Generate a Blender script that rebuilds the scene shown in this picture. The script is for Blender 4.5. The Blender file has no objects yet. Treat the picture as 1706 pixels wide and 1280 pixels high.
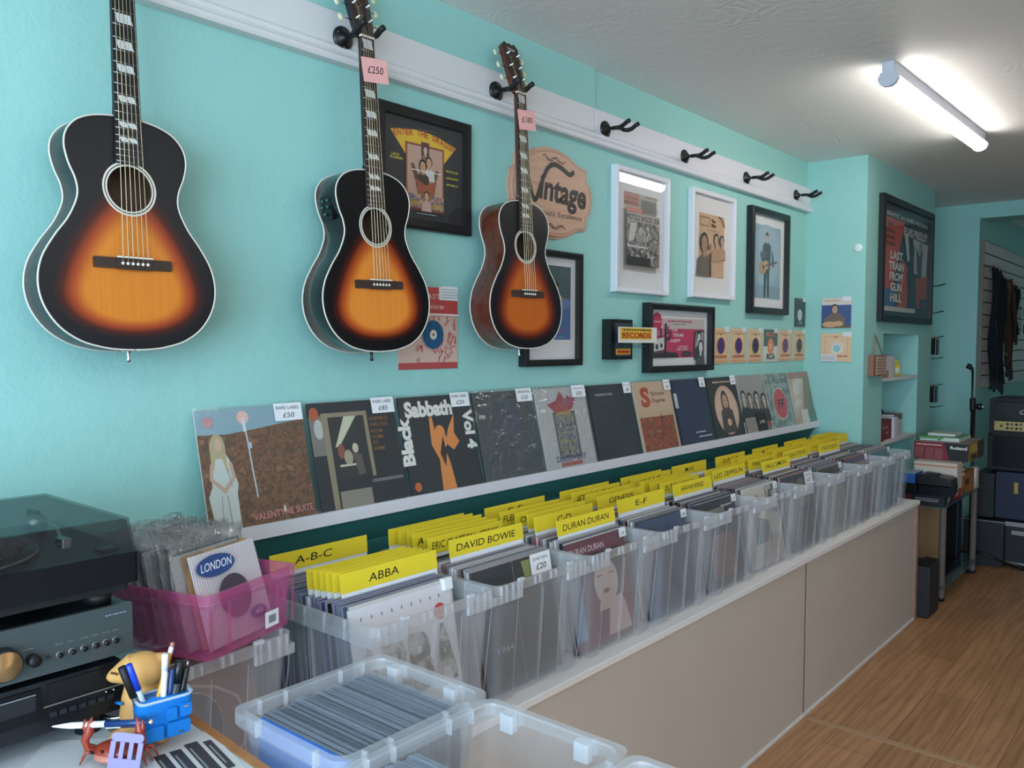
import bpy, bmesh, math, random
from mathutils import Vector, Matrix
random.seed(7)
SC = bpy.context.scene
COL = SC.collection
PI = math.pi
# ------------------------------------------------------------ camera, light, exposure
F_PX, YAW, PIT, ROL = 1400.77, math.radians(40.289), math.radians(2.8118), math.radians(.148)
CAM = Vector((0, -1.95, 1.585))
fw = Vector((math.cos(YAW)*math.cos(PIT), math.sin(YAW)*math.cos(PIT), -math.sin(PIT)))
r0 = fw.cross(Vector((0, 0, 1))).normalized(); u0 = r0.cross(fw)
RT = r0*math.cos(ROL) + u0*math.sin(ROL); UP = -r0*math.sin(ROL) + u0*math.cos(ROL)
cd = bpy.data.cameras.new('camera'); cam = bpy.data.objects.new('camera', cd); COL.objects.link(cam)
cd.sensor_width = 36; cd.sensor_fit = 'HORIZONTAL'; cd.lens = 36*F_PX/1706; cd.clip_start = .02; cd.clip_end = 60
cam.matrix_world = Matrix.Translation(CAM) @ Matrix((RT, UP, -fw)).transposed().to_4x4()
SC.camera = cam

def at(px, py, ax, val):
    """the point of the real plane (axis ax = val) seen at photo pixel px, py"""
    d = fw + RT*((px-853)/F_PX) - UP*((py-640)/F_PX)
    i = 'xyz'.index(ax)
    return CAM + d*((val-CAM[i])/d[i])

vs = SC.view_settings
vs.view_transform = 'Standard'; vs.look = 'None'; vs.exposure = .30; vs.gamma = 1; vs.use_curve_mapping = False
SC.cycles.transparent_max_bounces = 40
SC.cycles.sample_clamp_indirect = 6
SC.cycles.caustics_reflective = False; SC.cycles.caustics_refractive = False
W = bpy.data.worlds.new('street_daylight'); SC.world = W; W.use_nodes = True
W.node_tree.nodes['Background'].inputs[0].default_value = (.62, .78, 1, 1)
W.node_tree.nodes['Background'].inputs[1].default_value = 1.2

def area(name, loc, aim, sx, sy, power, color):
    l = bpy.data.lights.new(name, 'AREA'); l.shape = 'RECTANGLE'; l.size = sx; l.size_y = sy; l.energy = power; l.color = color
    o = bpy.data.objects.new(name, l); COL.objects.link(o); o.location = loc
    o.rotation_euler = (Vector(aim)-Vector(loc)).to_track_quat('-Z', 'Y').to_euler()
    return o
# daylight entering through the shop window behind the camera, on the left
area('shop_window_daylight', (-2.4, -2.6, 1.55), (2.5, -1.4, 2.3), 3.2, 1.9, 175, (.56, .78, 1.0))
LAMP_E = 17.0

# ------------------------------------------------------------ materials
MATS = {}
def lin(h):
    h = h.lstrip('#'); h = ''.join(q*2 for q in h) if len(h) == 3 else h; c = [int(h[i:i+2], 16)/255 for i in (0, 2, 4)]
    return tuple(x/12.92 if x <= .04045 else ((x+.055)/1.055)**2.4 for x in c) + (1,)
def new(name):
    m = bpy.data.materials.new(name); m.use_nodes = True
    return m, m.node_tree.nodes, m.node_tree.links, m.node_tree.nodes['Principled BSDF']
def mk(name, c, rough=.5, metal=0, coat=0, spec=.5, bump=0, bscale=60, var=0, vscale=8, trans=0, emis=None):
    m, n, l, p = new(name)
    p.inputs['Base Color'].default_value = lin(c); p.inputs['Roughness'].default_value = rough
    p.inputs['Metallic'].default_value = metal; p.inputs['Coat Weight'].default_value = coat
    p.inputs['Specular IOR Level'].default_value = spec
    if emis: p.inputs['Emission Color'].default_value = lin(emis[0]); p.inputs['Emission Strength'].default_value = emis[1]
    if bump or var:
        tc = n.new('ShaderNodeTexCoord')
    if bump:
        t = n.new('ShaderNodeTexNoise'); t.inputs['Scale'].default_value = bscale; t.inputs['Detail'].default_value = 4
        b = n.new('ShaderNodeBump'); b.inputs['Strength'].default_value = bump; b.inputs['Distance'].default_value = .004
        l.new(tc.outputs['Object'], t.inputs['Vector']); l.new(t.outputs[0], b.inputs['Height']); l.new(b.outputs[0], p.inputs['Normal'])
    if var:
        t = n.new('ShaderNodeTexNoise'); t.inputs['Scale'].default_value = vscale; t.inputs['Detail'].default_value = 5
        mx = n.new('ShaderNodeMix'); mx.data_type = 'RGBA'
        a = lin(c); mx.inputs[6].default_value = tuple(x*(1-var) for x in a[:3])+(1,); mx.inputs[7].default_value = tuple(min(1, x*(1+var)) for x in a[:3])+(1,)
        l.new(tc.outputs['Object'], t.inputs['Vector']); l.new(t.outputs[0], mx.inputs[0]); l.new(mx.outputs[2], p.inputs['Base Color'])
    MATS[name] = m
    return m
def mottle(name, cols, scale=12, detail=6, rough=.45, dist=0, stretch=(1, 1, 1), voro=False):
    m, n, l, p = new(name); p.inputs['Roughness'].default_value = rough
    tc = n.new('ShaderNodeTexCoord'); mp = n.new('ShaderNodeMapping'); mp.inputs['Scale'].default_value = stretch
    t = n.new('ShaderNodeTexVoronoi' if voro else 'ShaderNodeTexNoise'); t.inputs['Scale'].default_value = scale
    if not voro: t.inputs['Detail'].default_value = detail; t.inputs['Distortion'].default_value = dist
    r = n.new('ShaderNodeValToRGB'); e = r.color_ramp.elements
    k = len(cols)
    for i, c in enumerate(cols):
        pos = .28 + .46*i/(k-1) if not voro else i/(k-1)
        if i < 2: e[i].position = pos; e[i].color = lin(c)
        else: x = e.new(pos); x.color = lin(c)
    e[1].position = (.28+.46/(k-1)) if not voro else 1/(k-1)
    l.new(tc.outputs['Object'], mp.inputs[0]); l.new(mp.outputs[0], t.inputs['Vector'])
    l.new(t.outputs[1 if voro else 0], r.inputs[0]) if not voro else l.new(t.outputs['Color'], r.inputs[0])
    l.new(r.outputs[0], p.inputs['Base Color'])
    MATS[name] = m
    return m
def film(name, c, alpha, rough=.25, transl=.5, spec=.5, bump=0, bscale=30, gloss=.12, tint=False):
    """thin translucent plastic: part clear, part milky diffuse, some gloss"""
    m, n, l, p = new(name)
    n.remove(p); out = n['Material Output']
    tr = n.new('ShaderNodeBsdfTransparent'); tr.inputs[0].default_value = tuple(.5+.5*x for x in lin(c)[:3])+(1,) if tint else (1, 1, 1, 1)
    df = n.new('ShaderNodeBsdfDiffuse'); df.inputs[0].default_value = lin(c)
    tl = n.new('ShaderNodeBsdfTranslucent'); tl.inputs[0].default_value = lin(c)
    gl = n.new('ShaderNodeBsdfGlossy'); gl.inputs['Roughness'].default_value = rough
    a = n.new('ShaderNodeMixShader'); a.inputs[0].default_value = transl; l.new(df.outputs[0], a.inputs[1]); l.new(tl.outputs[0], a.inputs[2])
    b = n.new('ShaderNodeMixShader'); b.inputs[0].default_value = alpha; l.new(tr.outputs[0], b.inputs[1]); l.new(a.outputs[0], b.inputs[2])
    lw = n.new('ShaderNodeLayerWeight'); lw.inputs[0].default_value = .3
    mm = n.new('ShaderNodeMath'); mm.operation = 'MULTIPLY_ADD'; mm.inputs[1].default_value = gloss*1.3; mm.inputs[2].default_value = gloss*.15
    l.new(lw.outputs[1], mm.inputs[0])
    g = n.new('ShaderNodeMixShader'); l.new(mm.outputs[0], g.inputs[0]); l.new(b.outputs[0], g.inputs[1]); l.new(gl.outputs[0], g.inputs[2])
    if bump:
        tc = n.new('ShaderNodeTexCoord'); t = n.new('ShaderNodeTexNoise'); t.inputs['Scale'].default_value = bscale; t.inputs['Detail'].default_value = 3
        t.inputs['Distortion'].default_value = 1.2
        bp = n.new('ShaderNodeBump'); bp.inputs['Strength'].default_value = bump; bp.inputs['Distance'].default_value = .01
        l.new(tc.outputs['Object'], t.inputs['Vector']); l.new(t.outputs[0], bp.inputs['Height'])
        for q in (gl, df): l.new(bp.outputs[0], q.inputs['Normal'])
        l.new(bp.outputs[0], lw.inputs['Normal'])
    l.new(g.outputs[0], out.inputs[0])
    MATS[name] = m
    return m
def M(k):
    if k in MATS: return MATS[k]
    if k.startswith('#'):
        return mk(k, k[:7], .48 if len(k) in (4, 7) else {'m': .9, 'g': .18, 's': .35}[k[7]])
    raise KeyError(k)

def wall_paint(name, c, c2):
    m, n, l, p = new(name); p.inputs['Roughness'].default_value = .55; p.inputs['Specular IOR Level'].default_value = .35
    tc = n.new('ShaderNodeTexCoord')
    t = n.new('ShaderNodeTexNoise'); t.inputs['Scale'].default_value = 1.7; t.inputs['Detail'].default_value = 5
    mx = n.new('ShaderNodeMix'); mx.data_type = 'RGBA'; mx.inputs[6].default_value = lin(c); mx.inputs[7].default_value = lin(c2)
    l.new(tc.outputs['Object'], t.inputs['Vector']); l.new(t.outputs[0], mx.inputs[0]); l.new(mx.outputs[2], p.inputs['Base Color'])
    a = n.new('ShaderNodeTexNoise'); a.inputs['Scale'].default_value = 95; a.inputs['Detail'].default_value = 3
    v = n.new('ShaderNodeTexNoise'); v.inputs['Scale'].default_value = 14; v.inputs['Detail'].default_value = 4
    ad = n.new('ShaderNodeMath'); ad.operation = 'MULTIPLY_ADD'; ad.inputs[1].default_value = .35
    b = n.new('ShaderNodeBump'); b.inputs['Strength'].default_value = .45; b.inputs['Distance'].default_value = .006
    for q in (a, v): l.new(tc.outputs['Object'], q.inputs['Vector'])
    l.new(a.outputs[0], ad.inputs[0]); l.new(v.outputs[0], ad.inputs[2]); l.new(ad.outputs[0], b.inputs['Height']); l.new(b.outputs[0], p.inputs['Normal'])
    MATS[name] = m
wall_paint('teal_paint', '#94cac2', '#9dd1c8')
mk('white_paint', '#dcdad8', .4, var=.03)
mk('ledge_white', '#dedbe0', .4)
mk('counter_white', '#e6e0dc', .45)
mk('dark_chipboard', '#4c3c30', .8)
mk('greige_panel', '#c2b5a8', .5, var=.05, vscale=2)
mk('pink_wood', '#b98d80', .6, var=.06)
mk('black_plastic', '#101112', .35, bump=.1, bscale=200)
mk('black_rubber', '#0c0d0e', .6)
mk('black_frame', '#141517', .38)
mk('white_frame', '#e2e2e6', .35)
mk('mount_white', '#e6e2e0', .8)
mk('chrome', '#d8dadc', .18, 1)
mk('steel', '#a8aaac', .32, 1)
mk('brushed', '#8f8f90', .4, 1)
mk('brass', '#c8a860', .3, 1)
mk('yellow_card', '#ecd22e', .6, var=.05, vscale=20)
mk('ink', '#1c1a16', .6)
mk('pink_card', '#f3b3ae', .7)
mk('white_label', '#e9eaec', .55)
mk('tan_wood', '#a9713f', .5, var=.25, vscale=30)
mk('desk_laminate', '#c6cbd0', .3)
film('crate_plastic', '#eef0f5', .18, .3, .5, gloss=.10)
film('crate_rim', '#f4f6fa', .30, .3, .5, gloss=.16)
film('crate_rib', '#f6f8fc', .78, .3, .5, gloss=.16)
film('pink_plastic', '#f272b8', .27, .25, .6, gloss=.12)
film('pink_rim', '#ee6cb0', .42, .25, .5, gloss=.15)
film('crate_line', '#f2f4f8', .45, .3, .5, gloss=.1)
film('poly_sleeve', '#d6dade', .02, .12, .2, bump=.35, bscale=9, gloss=.05)
film('poly_edge', '#c4c2ca', .40, .3, .4, gloss=.15)
film('crumple', '#d9dde0', .07, .10, .3, bump=1.0, bscale=19, gloss=.30)
film('pane', '#ffffff', .004, .02, .1, gloss=.10)
film('smoke', '#0c1216', .32, .04, .1, gloss=.15)
film('disc_film', '#c4ccd8', .22, .15, .4, gloss=.2)
film('tint_glass', '#6d8488', .45, .08, .2, gloss=.3)

# ------------------------------------------------------------ mesh building
class MB:
    def __init__(s): s.v = []; s.f = []; s.m = []; s.k = []; s.sm = []
    def mi(s, k):
        if k not in s.k: s.k.append(k)
        return s.k.index(k)
    def add(s, vs, fs, k, smooth=False, T=None):
        b = len(s.v); i = s.mi(k)
        s.v += [tuple(T @ Vector(p)) if T else tuple(p) for p in vs]
        for f in fs: s.f.append([b+q for q in f]); s.m.append(i); s.sm.append(smooth)
        return s
    def box(s, a, b, k, T=None):
        x0, y0, z0 = a; x1, y1, z1 = b
        x0, x1 = min(x0, x1), max(x0, x1); y0, y1 = min(y0, y1), max(y0, y1); z0, z1 = min(z0, z1), max(z0, z1)
        v = [(x0, y0, z0), (x1, y0, z0), (x1, y1, z0), (x0, y1, z0), (x0, y0, z1), (x1, y0, z1), (x1, y1, z1), (x0, y1, z1)]
        return s.add(v, [(0, 3, 2, 1), (4, 5, 6, 7), (0, 1, 5, 4), (1, 2, 6, 5), (2, 3, 7, 6), (3, 0, 4, 7)], k, False, T)
    def rbox(s, a, b, k, r=.005, T=None, seg=3, axis='z'):
        """box with its four edges along axis rounded"""
        ia = 'xyz'.index(axis); o = [i for i in (0, 1, 2) if i != ia]
        pts = rrect(a[o[0]], a[o[1]], b[o[0]], b[o[1]], r, seg)
        def P(p, h):
            q = [0, 0, 0]; q[o[0]], q[o[1]] = p; q[ia] = h; return tuple(q)
        return s.loft([[P(p, a[ia]) for p in pts], [P(p, b[ia]) for p in pts]], k, True, T)
    def loft(s, rings, k, cap=True, T=None, smooth=False, close=True):
        n = len(rings[0]); v = [p for r in rings for p in r]; f = []
        for j in range(len(rings)-1):
            for i in range(n if close else n-1):
                f.append((j*n+i, j*n+(i+1) % n, (j+1)*n+(i+1) % n, (j+1)*n+i))
        if cap: f.append(tuple(range(n-1, -1, -1))); f.append(tuple((len(rings)-1)*n+i for i in range(n)))
        return s.add(v, f, k, smooth, T)
    def lathe(s, prof, k, c=(0, 0, 0), n=24, T=None, smooth=True, axis='z'):
        rings = []
        for r, h in prof:
            ring = []
            for i in range(n):
                a = 2*PI*i/n; x, y = r*math.cos(a), r*math.sin(a)
                q = {'z': (x, y, h), 'y': (x, h, -y), 'x': (h, x, y)}[axis]
                ring.append((c[0]+q[0], c[1]+q[1], c[2]+q[2]))
            rings.append(ring)
        return s.loft(rings, k, True, T, smooth)
    def tube(s, pts, r, k, n=10, T=None, smooth=True, cap=True, flat=1):
        pts = [Vector(p) for p in pts]; rings = []; rs = r if isinstance(r, (list, tuple)) else [r]*len(pts)
        up = None
        for i, p in enumerate(pts):
            d = (pts[min(i+1, len(pts)-1)]-pts[max(i-1, 0)]).normalized()
            if up is None: up = Vector((0, 0, 1)) if abs(d.z) < .9 else Vector((0, 1, 0))
            a = d.cross(up).normalized(); b = a.cross(d).normalized(); up = b
            rings.append([tuple(p+a*(rs[i]*math.cos(2*PI*q/n))+b*(rs[i]*flat*math.sin(2*PI*q/n))) for q in range(n)])
        return s.loft(rings, k, cap, T, smooth)
    def ball(s, c, r, k, n=16, m=10, T=None, sc=(1, 1, 1)):
        rings = []
        for j in range(1, m):
            t = PI*j/m
            rings.append([(c[0]+r*sc[0]*math.sin(t)*math.cos(2*PI*i/n), c[1]+r*sc[1]*math.sin(t)*math.sin(2*PI*i/n), c[2]-r*sc[2]*math.cos(t)) for i in range(n)])
        return s.loft(rings, k, True, T, True)
    def prism(s, pts, h0, h1, k, T=None, axis='z', bevel=0):
        def P(p, h): return {'z': (p[0], p[1], h), 'y': (p[0], h, p[1]), 'x': (h, p[0], p[1])}[axis]
        return s.loft([[P(p, h0) for p in pts], [P(p, h1) for p in pts]], k, True, T)
    def mesh(s, name):
        me = bpy.data.meshes.new(name); me.from_pydata(s.v, [], s.f)
        for k in s.k: me.materials.append(M(k))
        me.polygons.foreach_set('material_index', s.m); me.polygons.foreach_set('use_smooth', s.sm)
        me.update()
        return me
    def build(s, name, parent=None, label=None, cat=None, group=None, kind=None, local=False, fix=True, bevel=0):
        me = s.mesh(name)
        if fix:
            bm = bmesh.new(); bm.from_mesh(me); bmesh.ops.recalc_face_normals(bm, faces=bm.faces); bm.to_mesh(me); bm.free()
        o = bpy.data.objects.new(name, me); COL.objects.link(o)
        if parent is not None:
            o.parent = parent
            if not local: me.transform(PM[parent.name].inverted())
            PM[o.name] = PM[parent.name]
        else:
            xs = [min(p[i] for p in s.v) for i in range(3)]; xe = [max(p[i] for p in s.v) for i in range(3)]
            c = Vector(((xs[0]+xe[0])/2, (xs[1]+xe[1])/2, xs[2])); me.transform(Matrix.Translation(-c)); o.location = c
            PM[o.name] = Matrix.Translation(c)
        if bevel:
            b = o.modifiers.new('bevel', 'BEVEL'); b.width = bevel; b.segments = 2; b.limit_method = 'ANGLE'; b.angle_limit = .7
        tag(o, label, cat, group, kind)
        return o
PM = {}
def tag(o, label=None, cat=None, group=None, kind=None):
    if label: o['label'] = label
    if cat: o['category'] = cat
    if group: o['group'] = group
    if kind: o['kind'] = kind
    return o
def thing(name, label, cat, T, group=None):
    if not isinstance(T, Matrix): T = Matrix.Translation(Vector(T))
    o = bpy.data.objects.new(name, None); COL.objects.link(o); o.matrix_world = T; o.empty_display_size = .05
    PM[o.name] = T.copy()
    return tag(o, label, cat, group)
def dup(root, T, label=None, group=None):
    r = root.copy(); COL.objects.link(r); r.matrix_world = T; PM[r.name] = T.copy()
    if label: r['label'] = label
    if group: r['group'] = group
    for ch in root.children:
        c = ch.copy(); COL.objects.link(c); c.parent = r
        for g in ch.children:
            d = g.copy(); COL.objects.link(d); d.parent = c
    return r
def struct(mb, name, **k): return mb.build(name, kind='structure', **k)
def rrect(x0, y0, x1, y1, r, seg=4):
    out = []
    for cx, cy, a0 in ((x1-r, y0+r, -PI/2), (x1-r, y1-r, 0), (x0+r, y1-r, PI/2), (x0+r, y0+r, PI)):
        for i in range(seg+1):
            a = a0+PI/2*i/seg; out.append((cx+r*math.cos(a), cy+r*math.sin(a)))
    return out
# ------------------------------------------------------------ flat print artwork (posters, sleeves, labels)
TG = {}
def textgeo(s, bold=0):
    key = (s, bold)
    if key not in TG:
        cu = bpy.data.curves.new('t', 'FONT'); cu.body = s; cu.size = 1; cu.resolution_u = 3; cu.offset = bold
        ob = bpy.data.objects.new('t', cu); COL.objects.link(ob)
        dg = bpy.context.evaluated_depsgraph_get(); me = bpy.data.meshes.new_from_object(ob.evaluated_get(dg))
        v = [(q.co.x, q.co.y) for q in me.vertices]; f = [tuple(p.vertices) for p in me.polygons]
        bpy.data.objects.remove(ob); bpy.data.curves.remove(cu); bpy.data.meshes.remove(me)
        x0 = min(p[0] for p in v) if v else 0; x1 = max(p[0] for p in v) if v else 1
        TG[key] = (v, f, x0, x1)
    return TG[key]
class Art:
    def __init__(s, w, h): s.w = w; s.h = h; s.it = []
    def poly(s, pts, c): s.it.append(([(x*s.w, y*s.h) for x, y in pts], [tuple(range(len(pts)))], c)); return s
    def rect(s, x0, y0, x1, y1, c): return s.poly([(x0, y0), (x1, y0), (x1, y1), (x0, y1)], c)
    def box(s, x0, y0, x1, y1, t, c):
        tx = t/s.w; ty = t/s.h
        s.rect(x0, y0, x1, y0+ty, c); s.rect(x0, y1-ty, x1, y1, c); s.rect(x0, y0+ty, x0+tx, y1-ty, c); return s.rect(x1-tx, y0+ty, x1, y1-ty, c)
    def ell(s, cx, cy, rx, c, ry=None, n=22, a0=0, a1=2*PI):
        ry = ry if ry is not None else rx*s.w/s.h
        k = n if a1-a0 >= 2*PI-.01 else n+1
        return s.poly([(cx+rx*math.cos(a0+(a1-a0)*i/n), cy+ry*math.sin(a0+(a1-a0)*i/n)) for i in range(k)], c)
    def line(s, pts, w, c):
        v = []; f = []
        P = [Vector((x*s.w, y*s.h)) for x, y in pts]
        for i, p in enumerate(P):
            d = (P[min(i+1, len(P)-1)]-P[max(i-1, 0)]).normalized(); q = Vector((-d.y, d.x))*w/2
            v += [tuple(p+q), tuple(p-q)]
            if i: f.append((2*i-2, 2*i-1, 2*i+1, 2*i))
        s.it.append((v, f, c)); return s
    def text(s, t, x, y, w, h, c, shear=0, rot=0, bold=.01, al='c'):
        """text fitted into w x h (fractions), h is the capital height"""
        v, f, x0, x1 = textgeo(t, bold); hh = h*s.h/.72
        sx = (w*s.w/(x1-x0)) if w else hh
        ww = (x1-x0)*sx; ox = {'c': -ww/2, 'l': 0, 'r': -ww}[al]
        cr, sr = math.cos(rot), math.sin(rot); o = []
        for a, b in v:
            X = (a-x0)*sx+ox+b*hh*shear; Y = b*hh
            o.append((x*s.w+X*cr-Y*sr, y*s.h+X*sr+Y*cr))
        s.it.append((o, f, c)); return s
    def hand(s, t, x, y, w, h, c='ink', rot=0, al='c'):
        return s.text(t, x, y, w, h, c, .18, rot, .004, al)
    def scrib(s, x0, y0, x1, y1, n, c, w=.002):
        """rows of tiny unreadable print as dashes"""
        r = random.Random(int(x0*999+y0*77+n))
        for i in range(n):
            y = y1-(y1-y0)*(i+.5)/n; x = x0
            while x < x1-.01:
                e = min(x1, x+r.uniform(.04, .16)*(x1-x0)); s.rect(x, y-w/s.h/2, e, y+w/s.h/2, c); x = e+.02*(x1-x0)+.002
        return s
    def put(s, mb, T, eps=.00025):
        for i, (v, f, c) in enumerate(s.it):
            mb.add([(a, b, eps*(i+1)) for a, b in v], f, c, False, T)
        return mb
def onY(x, y, z):      # art plane facing -y, lower left corner at x,y,z
    return Matrix(((1, 0, 0, x), (0, 0, -1, y), (0, 1, 0, z), (0, 0, 0, 1)))
def onX(x, y, z):      # art plane facing -x, u runs towards -y
    return Matrix(((0, 0, -1, x), (-1, 0, 0, y), (0, 1, 0, z), (0, 0, 0, 1)))
# ------------------------------------------------------------ floor, ceiling, walls
def floor_mat():
    m, n, l, p = new('oak_laminate'); p.inputs['Roughness'].default_value = .42; p.inputs['Specular IOR Level'].default_value = .4
    tc = n.new('ShaderNodeTexCoord')
    br = n.new('ShaderNodeTexBrick'); br.offset = .37; br.inputs['Scale'].default_value = 1
    br.inputs['Brick Width'].default_value = 1.28; br.inputs['Row Height'].default_value = .19; br.inputs['Mortar Size'].default_value = .0016
    br.inputs['Color1'].default_value = lin('#b88a62'); br.inputs['Color2'].default_value = lin('#a87c58'); br.inputs['Mortar'].default_value = lin('#6e4c34')
    br.inputs['Mortar Smooth'].default_value = .3
    mp = n.new('ShaderNodeMapping'); mp.inputs['Scale'].default_value = (1.1, 13, 1)
    t = n.new('ShaderNodeTexNoise'); t.inputs['Scale'].default_value = 1.6; t.inputs['Detail'].default_value = 7; t.inputs['Distortion'].default_value = 1.3
    mp2 = n.new('ShaderNodeMapping'); mp2.inputs['Scale'].default_value = (.9, 6, 1)
    wv = n.new('ShaderNodeTexWave'); wv.bands_direction = 'Y'; wv.inputs['Scale'].default_value = 1.4; wv.inputs['Distortion'].default_value = 9; wv.inputs['Detail'].default_value = 3; wv.inputs['Detail Scale'].default_value = .7
    l.new(tc.outputs['Object'], br.inputs[0])
    l.new(tc.outputs['Object'], mp.inputs[0]); l.new(mp.outputs[0], t.inputs[0])
    l.new(tc.outputs['Object'], mp2.inputs[0]); l.new(mp2.outputs[0], wv.inputs[0])
    r = n.new('ShaderNodeValToRGB'); r.color_ramp.elements[0].position = .3; r.color_ramp.elements[0].color = (.62, .57, .52, 1); r.color_ramp.elements[1].position = .62; r.color_ramp.elements[1].color = (1, 1, 1, 1)
    r2 = n.new('ShaderNodeValToRGB'); r2.color_ramp.elements[0].position = .0; r2.color_ramp.elements[0].color = (.8, .75, .71, 1); r2.color_ramp.elements[1].position = .35; r2.color_ramp.elements[1].color = (1, 1, 1, 1)
    l.new(t.outputs[0], r.inputs[0]); l.new(wv.outputs[1], r2.inputs[0])
    a = n.new('ShaderNodeMix'); a.data_type = 'RGBA'; a.blend_type = 'MULTIPLY'; a.inputs[0].default_value = .75
    b = n.new('ShaderNodeMix'); b.data_type = 'RGBA'; b.blend_type = 'MULTIPLY'; b.inputs[0].default_value = .8
    l.new(br.outputs[0], a.inputs[6]); l.new(r.outputs[0], a.inputs[7]); l.new(a.outputs[2], b.inputs[6]); l.new(r2.outputs[0], b.inputs[7])
    l.new(b.outputs[2], p.inputs['Base Color'])
    bp = n.new('ShaderNodeBump'); bp.inputs['Strength'].default_value = .15; bp.inputs['Distance'].default_value = .002
    l.new(t.outputs[0], bp.inputs['Height']); l.new(bp.outputs[0], p.inputs['Normal'])
    MATS['oak_laminate'] = m
floor_mat()
def ceil_mat():
    m, n, l, p = new('artex'); p.inputs['Roughness'].default_value = .6; p.inputs['Base Color'].default_value = lin('#eceae6')
    tc = n.new('ShaderNodeTexCoord')
    v = n.new('ShaderNodeTexVoronoi'); v.inputs['Scale'].default_value = 5.5; v.feature = 'F1'
    nz = n.new('ShaderNodeTexNoise'); nz.inputs['Scale'].default_value = 3.5; nz.inputs['Detail'].default_value = 3
    ad = n.new('ShaderNodeMath'); ad.operation = 'MULTIPLY_ADD'; ad.inputs[1].default_value = 1.0
    mu = n.new('ShaderNodeMath'); mu.operation = 'MULTIPLY'; mu.inputs[1].default_value = 42
    sn = n.new('ShaderNodeMath'); sn.operation = 'SINE'
    n2 = n.new('ShaderNodeTexNoise'); n2.inputs['Scale'].default_value = 2.3
    rr = n.new('ShaderNodeMapRange'); rr.inputs[1].default_value = .5; rr.inputs[2].default_value = .64
    m2 = n.new('ShaderNodeMath'); m2.operation = 'MULTIPLY'
    n3 = n.new('ShaderNodeTexNoise'); n3.inputs['Scale'].default_value = 22; n3.inputs['Detail'].default_value = 4
    m3 = n.new('ShaderNodeMath'); m3.operation = 'MULTIPLY_ADD'; m3.inputs[1].default_value = 1.6
    b = n.new('ShaderNodeBump'); b.inputs['Strength'].default_value = .5; b.inputs['Distance'].default_value = .003
    for q in (v, nz, n2, n3): l.new(tc.outputs['Object'], q.inputs['Vector'])
    l.new(v.outputs[0], ad.inputs[0]); l.new(nz.outputs[0], ad.inputs[2]); l.new(ad.outputs[0], mu.inputs[0]); l.new(mu.outputs[0], sn.inputs[0])
    l.new(n2.outputs[0], rr.inputs[0]); l.new(sn.outputs[0], m2.inputs[0]); rr.inputs[4].default_value = .3; l.new(rr.outputs[0], m2.inputs[1])
    l.new(n3.outputs[0], m3.inputs[0]); l.new(m2.outputs[0], m3.inputs[2]); l.new(m3.outputs[0], b.inputs['Height']); l.new(b.outputs[0], p.inputs['Normal'])
    MATS['artex'] = m
ceil_mat()
CZ = 2.667
mk('threshold', '#a98868', .45)
struct(MB().box((-3.1, -4.7, -.05), (9.7, .1, 0), 'oak_laminate'), 'floor')
struct(MB().box((-3.1, -4.7, CZ), (9.7, .1, CZ+.05), 'artex'), 'ceiling')
struct(MB().box((-3.1, 0, 0), (7.33, .1, CZ), 'teal_paint').box((-3, -.012, 2.5), (2.79, 0, CZ), 'teal_paint'), 'wall_left')
w = MB().box((-3.1, -4.7, 0), (-3, 0, .7), 'white_paint').box((-3.1, -4.7, 2.5), (-3, 0, CZ), 'white_paint').box((-3.1, -.9, .7), (-3, 0, 2.5), 'white_paint').box((-3.1, -4.7, .7), (-3, -4.3, 2.5), 'white_paint')
struct(w, 'wall_front')
wf = MB()
for y in (-4.3, -3.45, -2.6, -1.75, -.94): wf.box((-3.08, y, .7), (-3.02, y+.04, 2.5), 'white_frame')
wf.box((-3.08, -4.3, .7), (-3.02, -.9, .75), 'white_frame').box((-3.08, -4.3, 2.45), (-3.02, -.9, 2.5), 'white_frame')
struct(wf, 'window_1')
struct(MB().box((-3, -4.7, 0), (9.6, -4.6, CZ), 'white_paint'), 'wall_right')
struct(MB().box((7.33, -.47, 0), (9.6, .1, CZ), 'teal_paint'), 'wall_back_recess')
struct(MB().box((9.6, -4.7, 0), (9.7, .1, CZ), 'teal_paint'), 'wall_back')
bz = at(1634, 364, 'x', 7.33).z
struct(MB().box((7.33, -4.6, bz), (7.60, -.47, CZ), 'teal_paint'), 'trim_1')
# chimney breast with the shelved niche
NZ = 1.646
cb = MB()
cb.box((5.04, -.35, 0), (5.40, 0, CZ), 'teal_paint').box((6.17, -.35, 0), (6.5, 0, CZ), 'teal_paint')
cb.box((5.40, -.35, NZ), (6.17, 0, CZ), 'teal_paint').box((5.40, -.03, .5), (6.17, 0, NZ), 'teal_paint').box((5.40, -.35, 0), (6.17, 0, .5), 'teal_paint')
struct(cb, 'wall_chimney_breast')
# picture rail with its moulding
def rail(x0, x1, nm, k):
    pr = [(0, 2.369), (-.034, 2.369), (-.038, 2.376), (-.038, 2.386), (-.030, 2.392), (-.026, 2.402), (-.028, 2.412), (-.024, 2.418), (-.020, 2.420), (-.019, 2.51), (0, 2.51)]
    struct(MB().prism(pr, x0, x1, k, axis='x'), nm)
rail(-3, 2.773, 'trim_2', 'white_paint'); rail(2.777, 5.09, 'trim_3', 'ledge_white')
for i, x in enumerate((1.17, 1.9, 2.62)):
    MB().lathe([(0, 0), (.005, 0), (.004, .002), (0, .0025)], 'steel', (x, -.0192, 2.462), 10, None, True, 'y').build('screw', label=['countersunk screw in the white rail between the first two guitars', 'countersunk screw in the white rail between the two priced guitars', 'countersunk screw in the white rail above the scalloped wooden sign'][i], cat='screw')
struct(MB().box((3.455, -4.6, 0), (3.485, -.66, .004), 'threshold'), 'trim_4')

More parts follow.
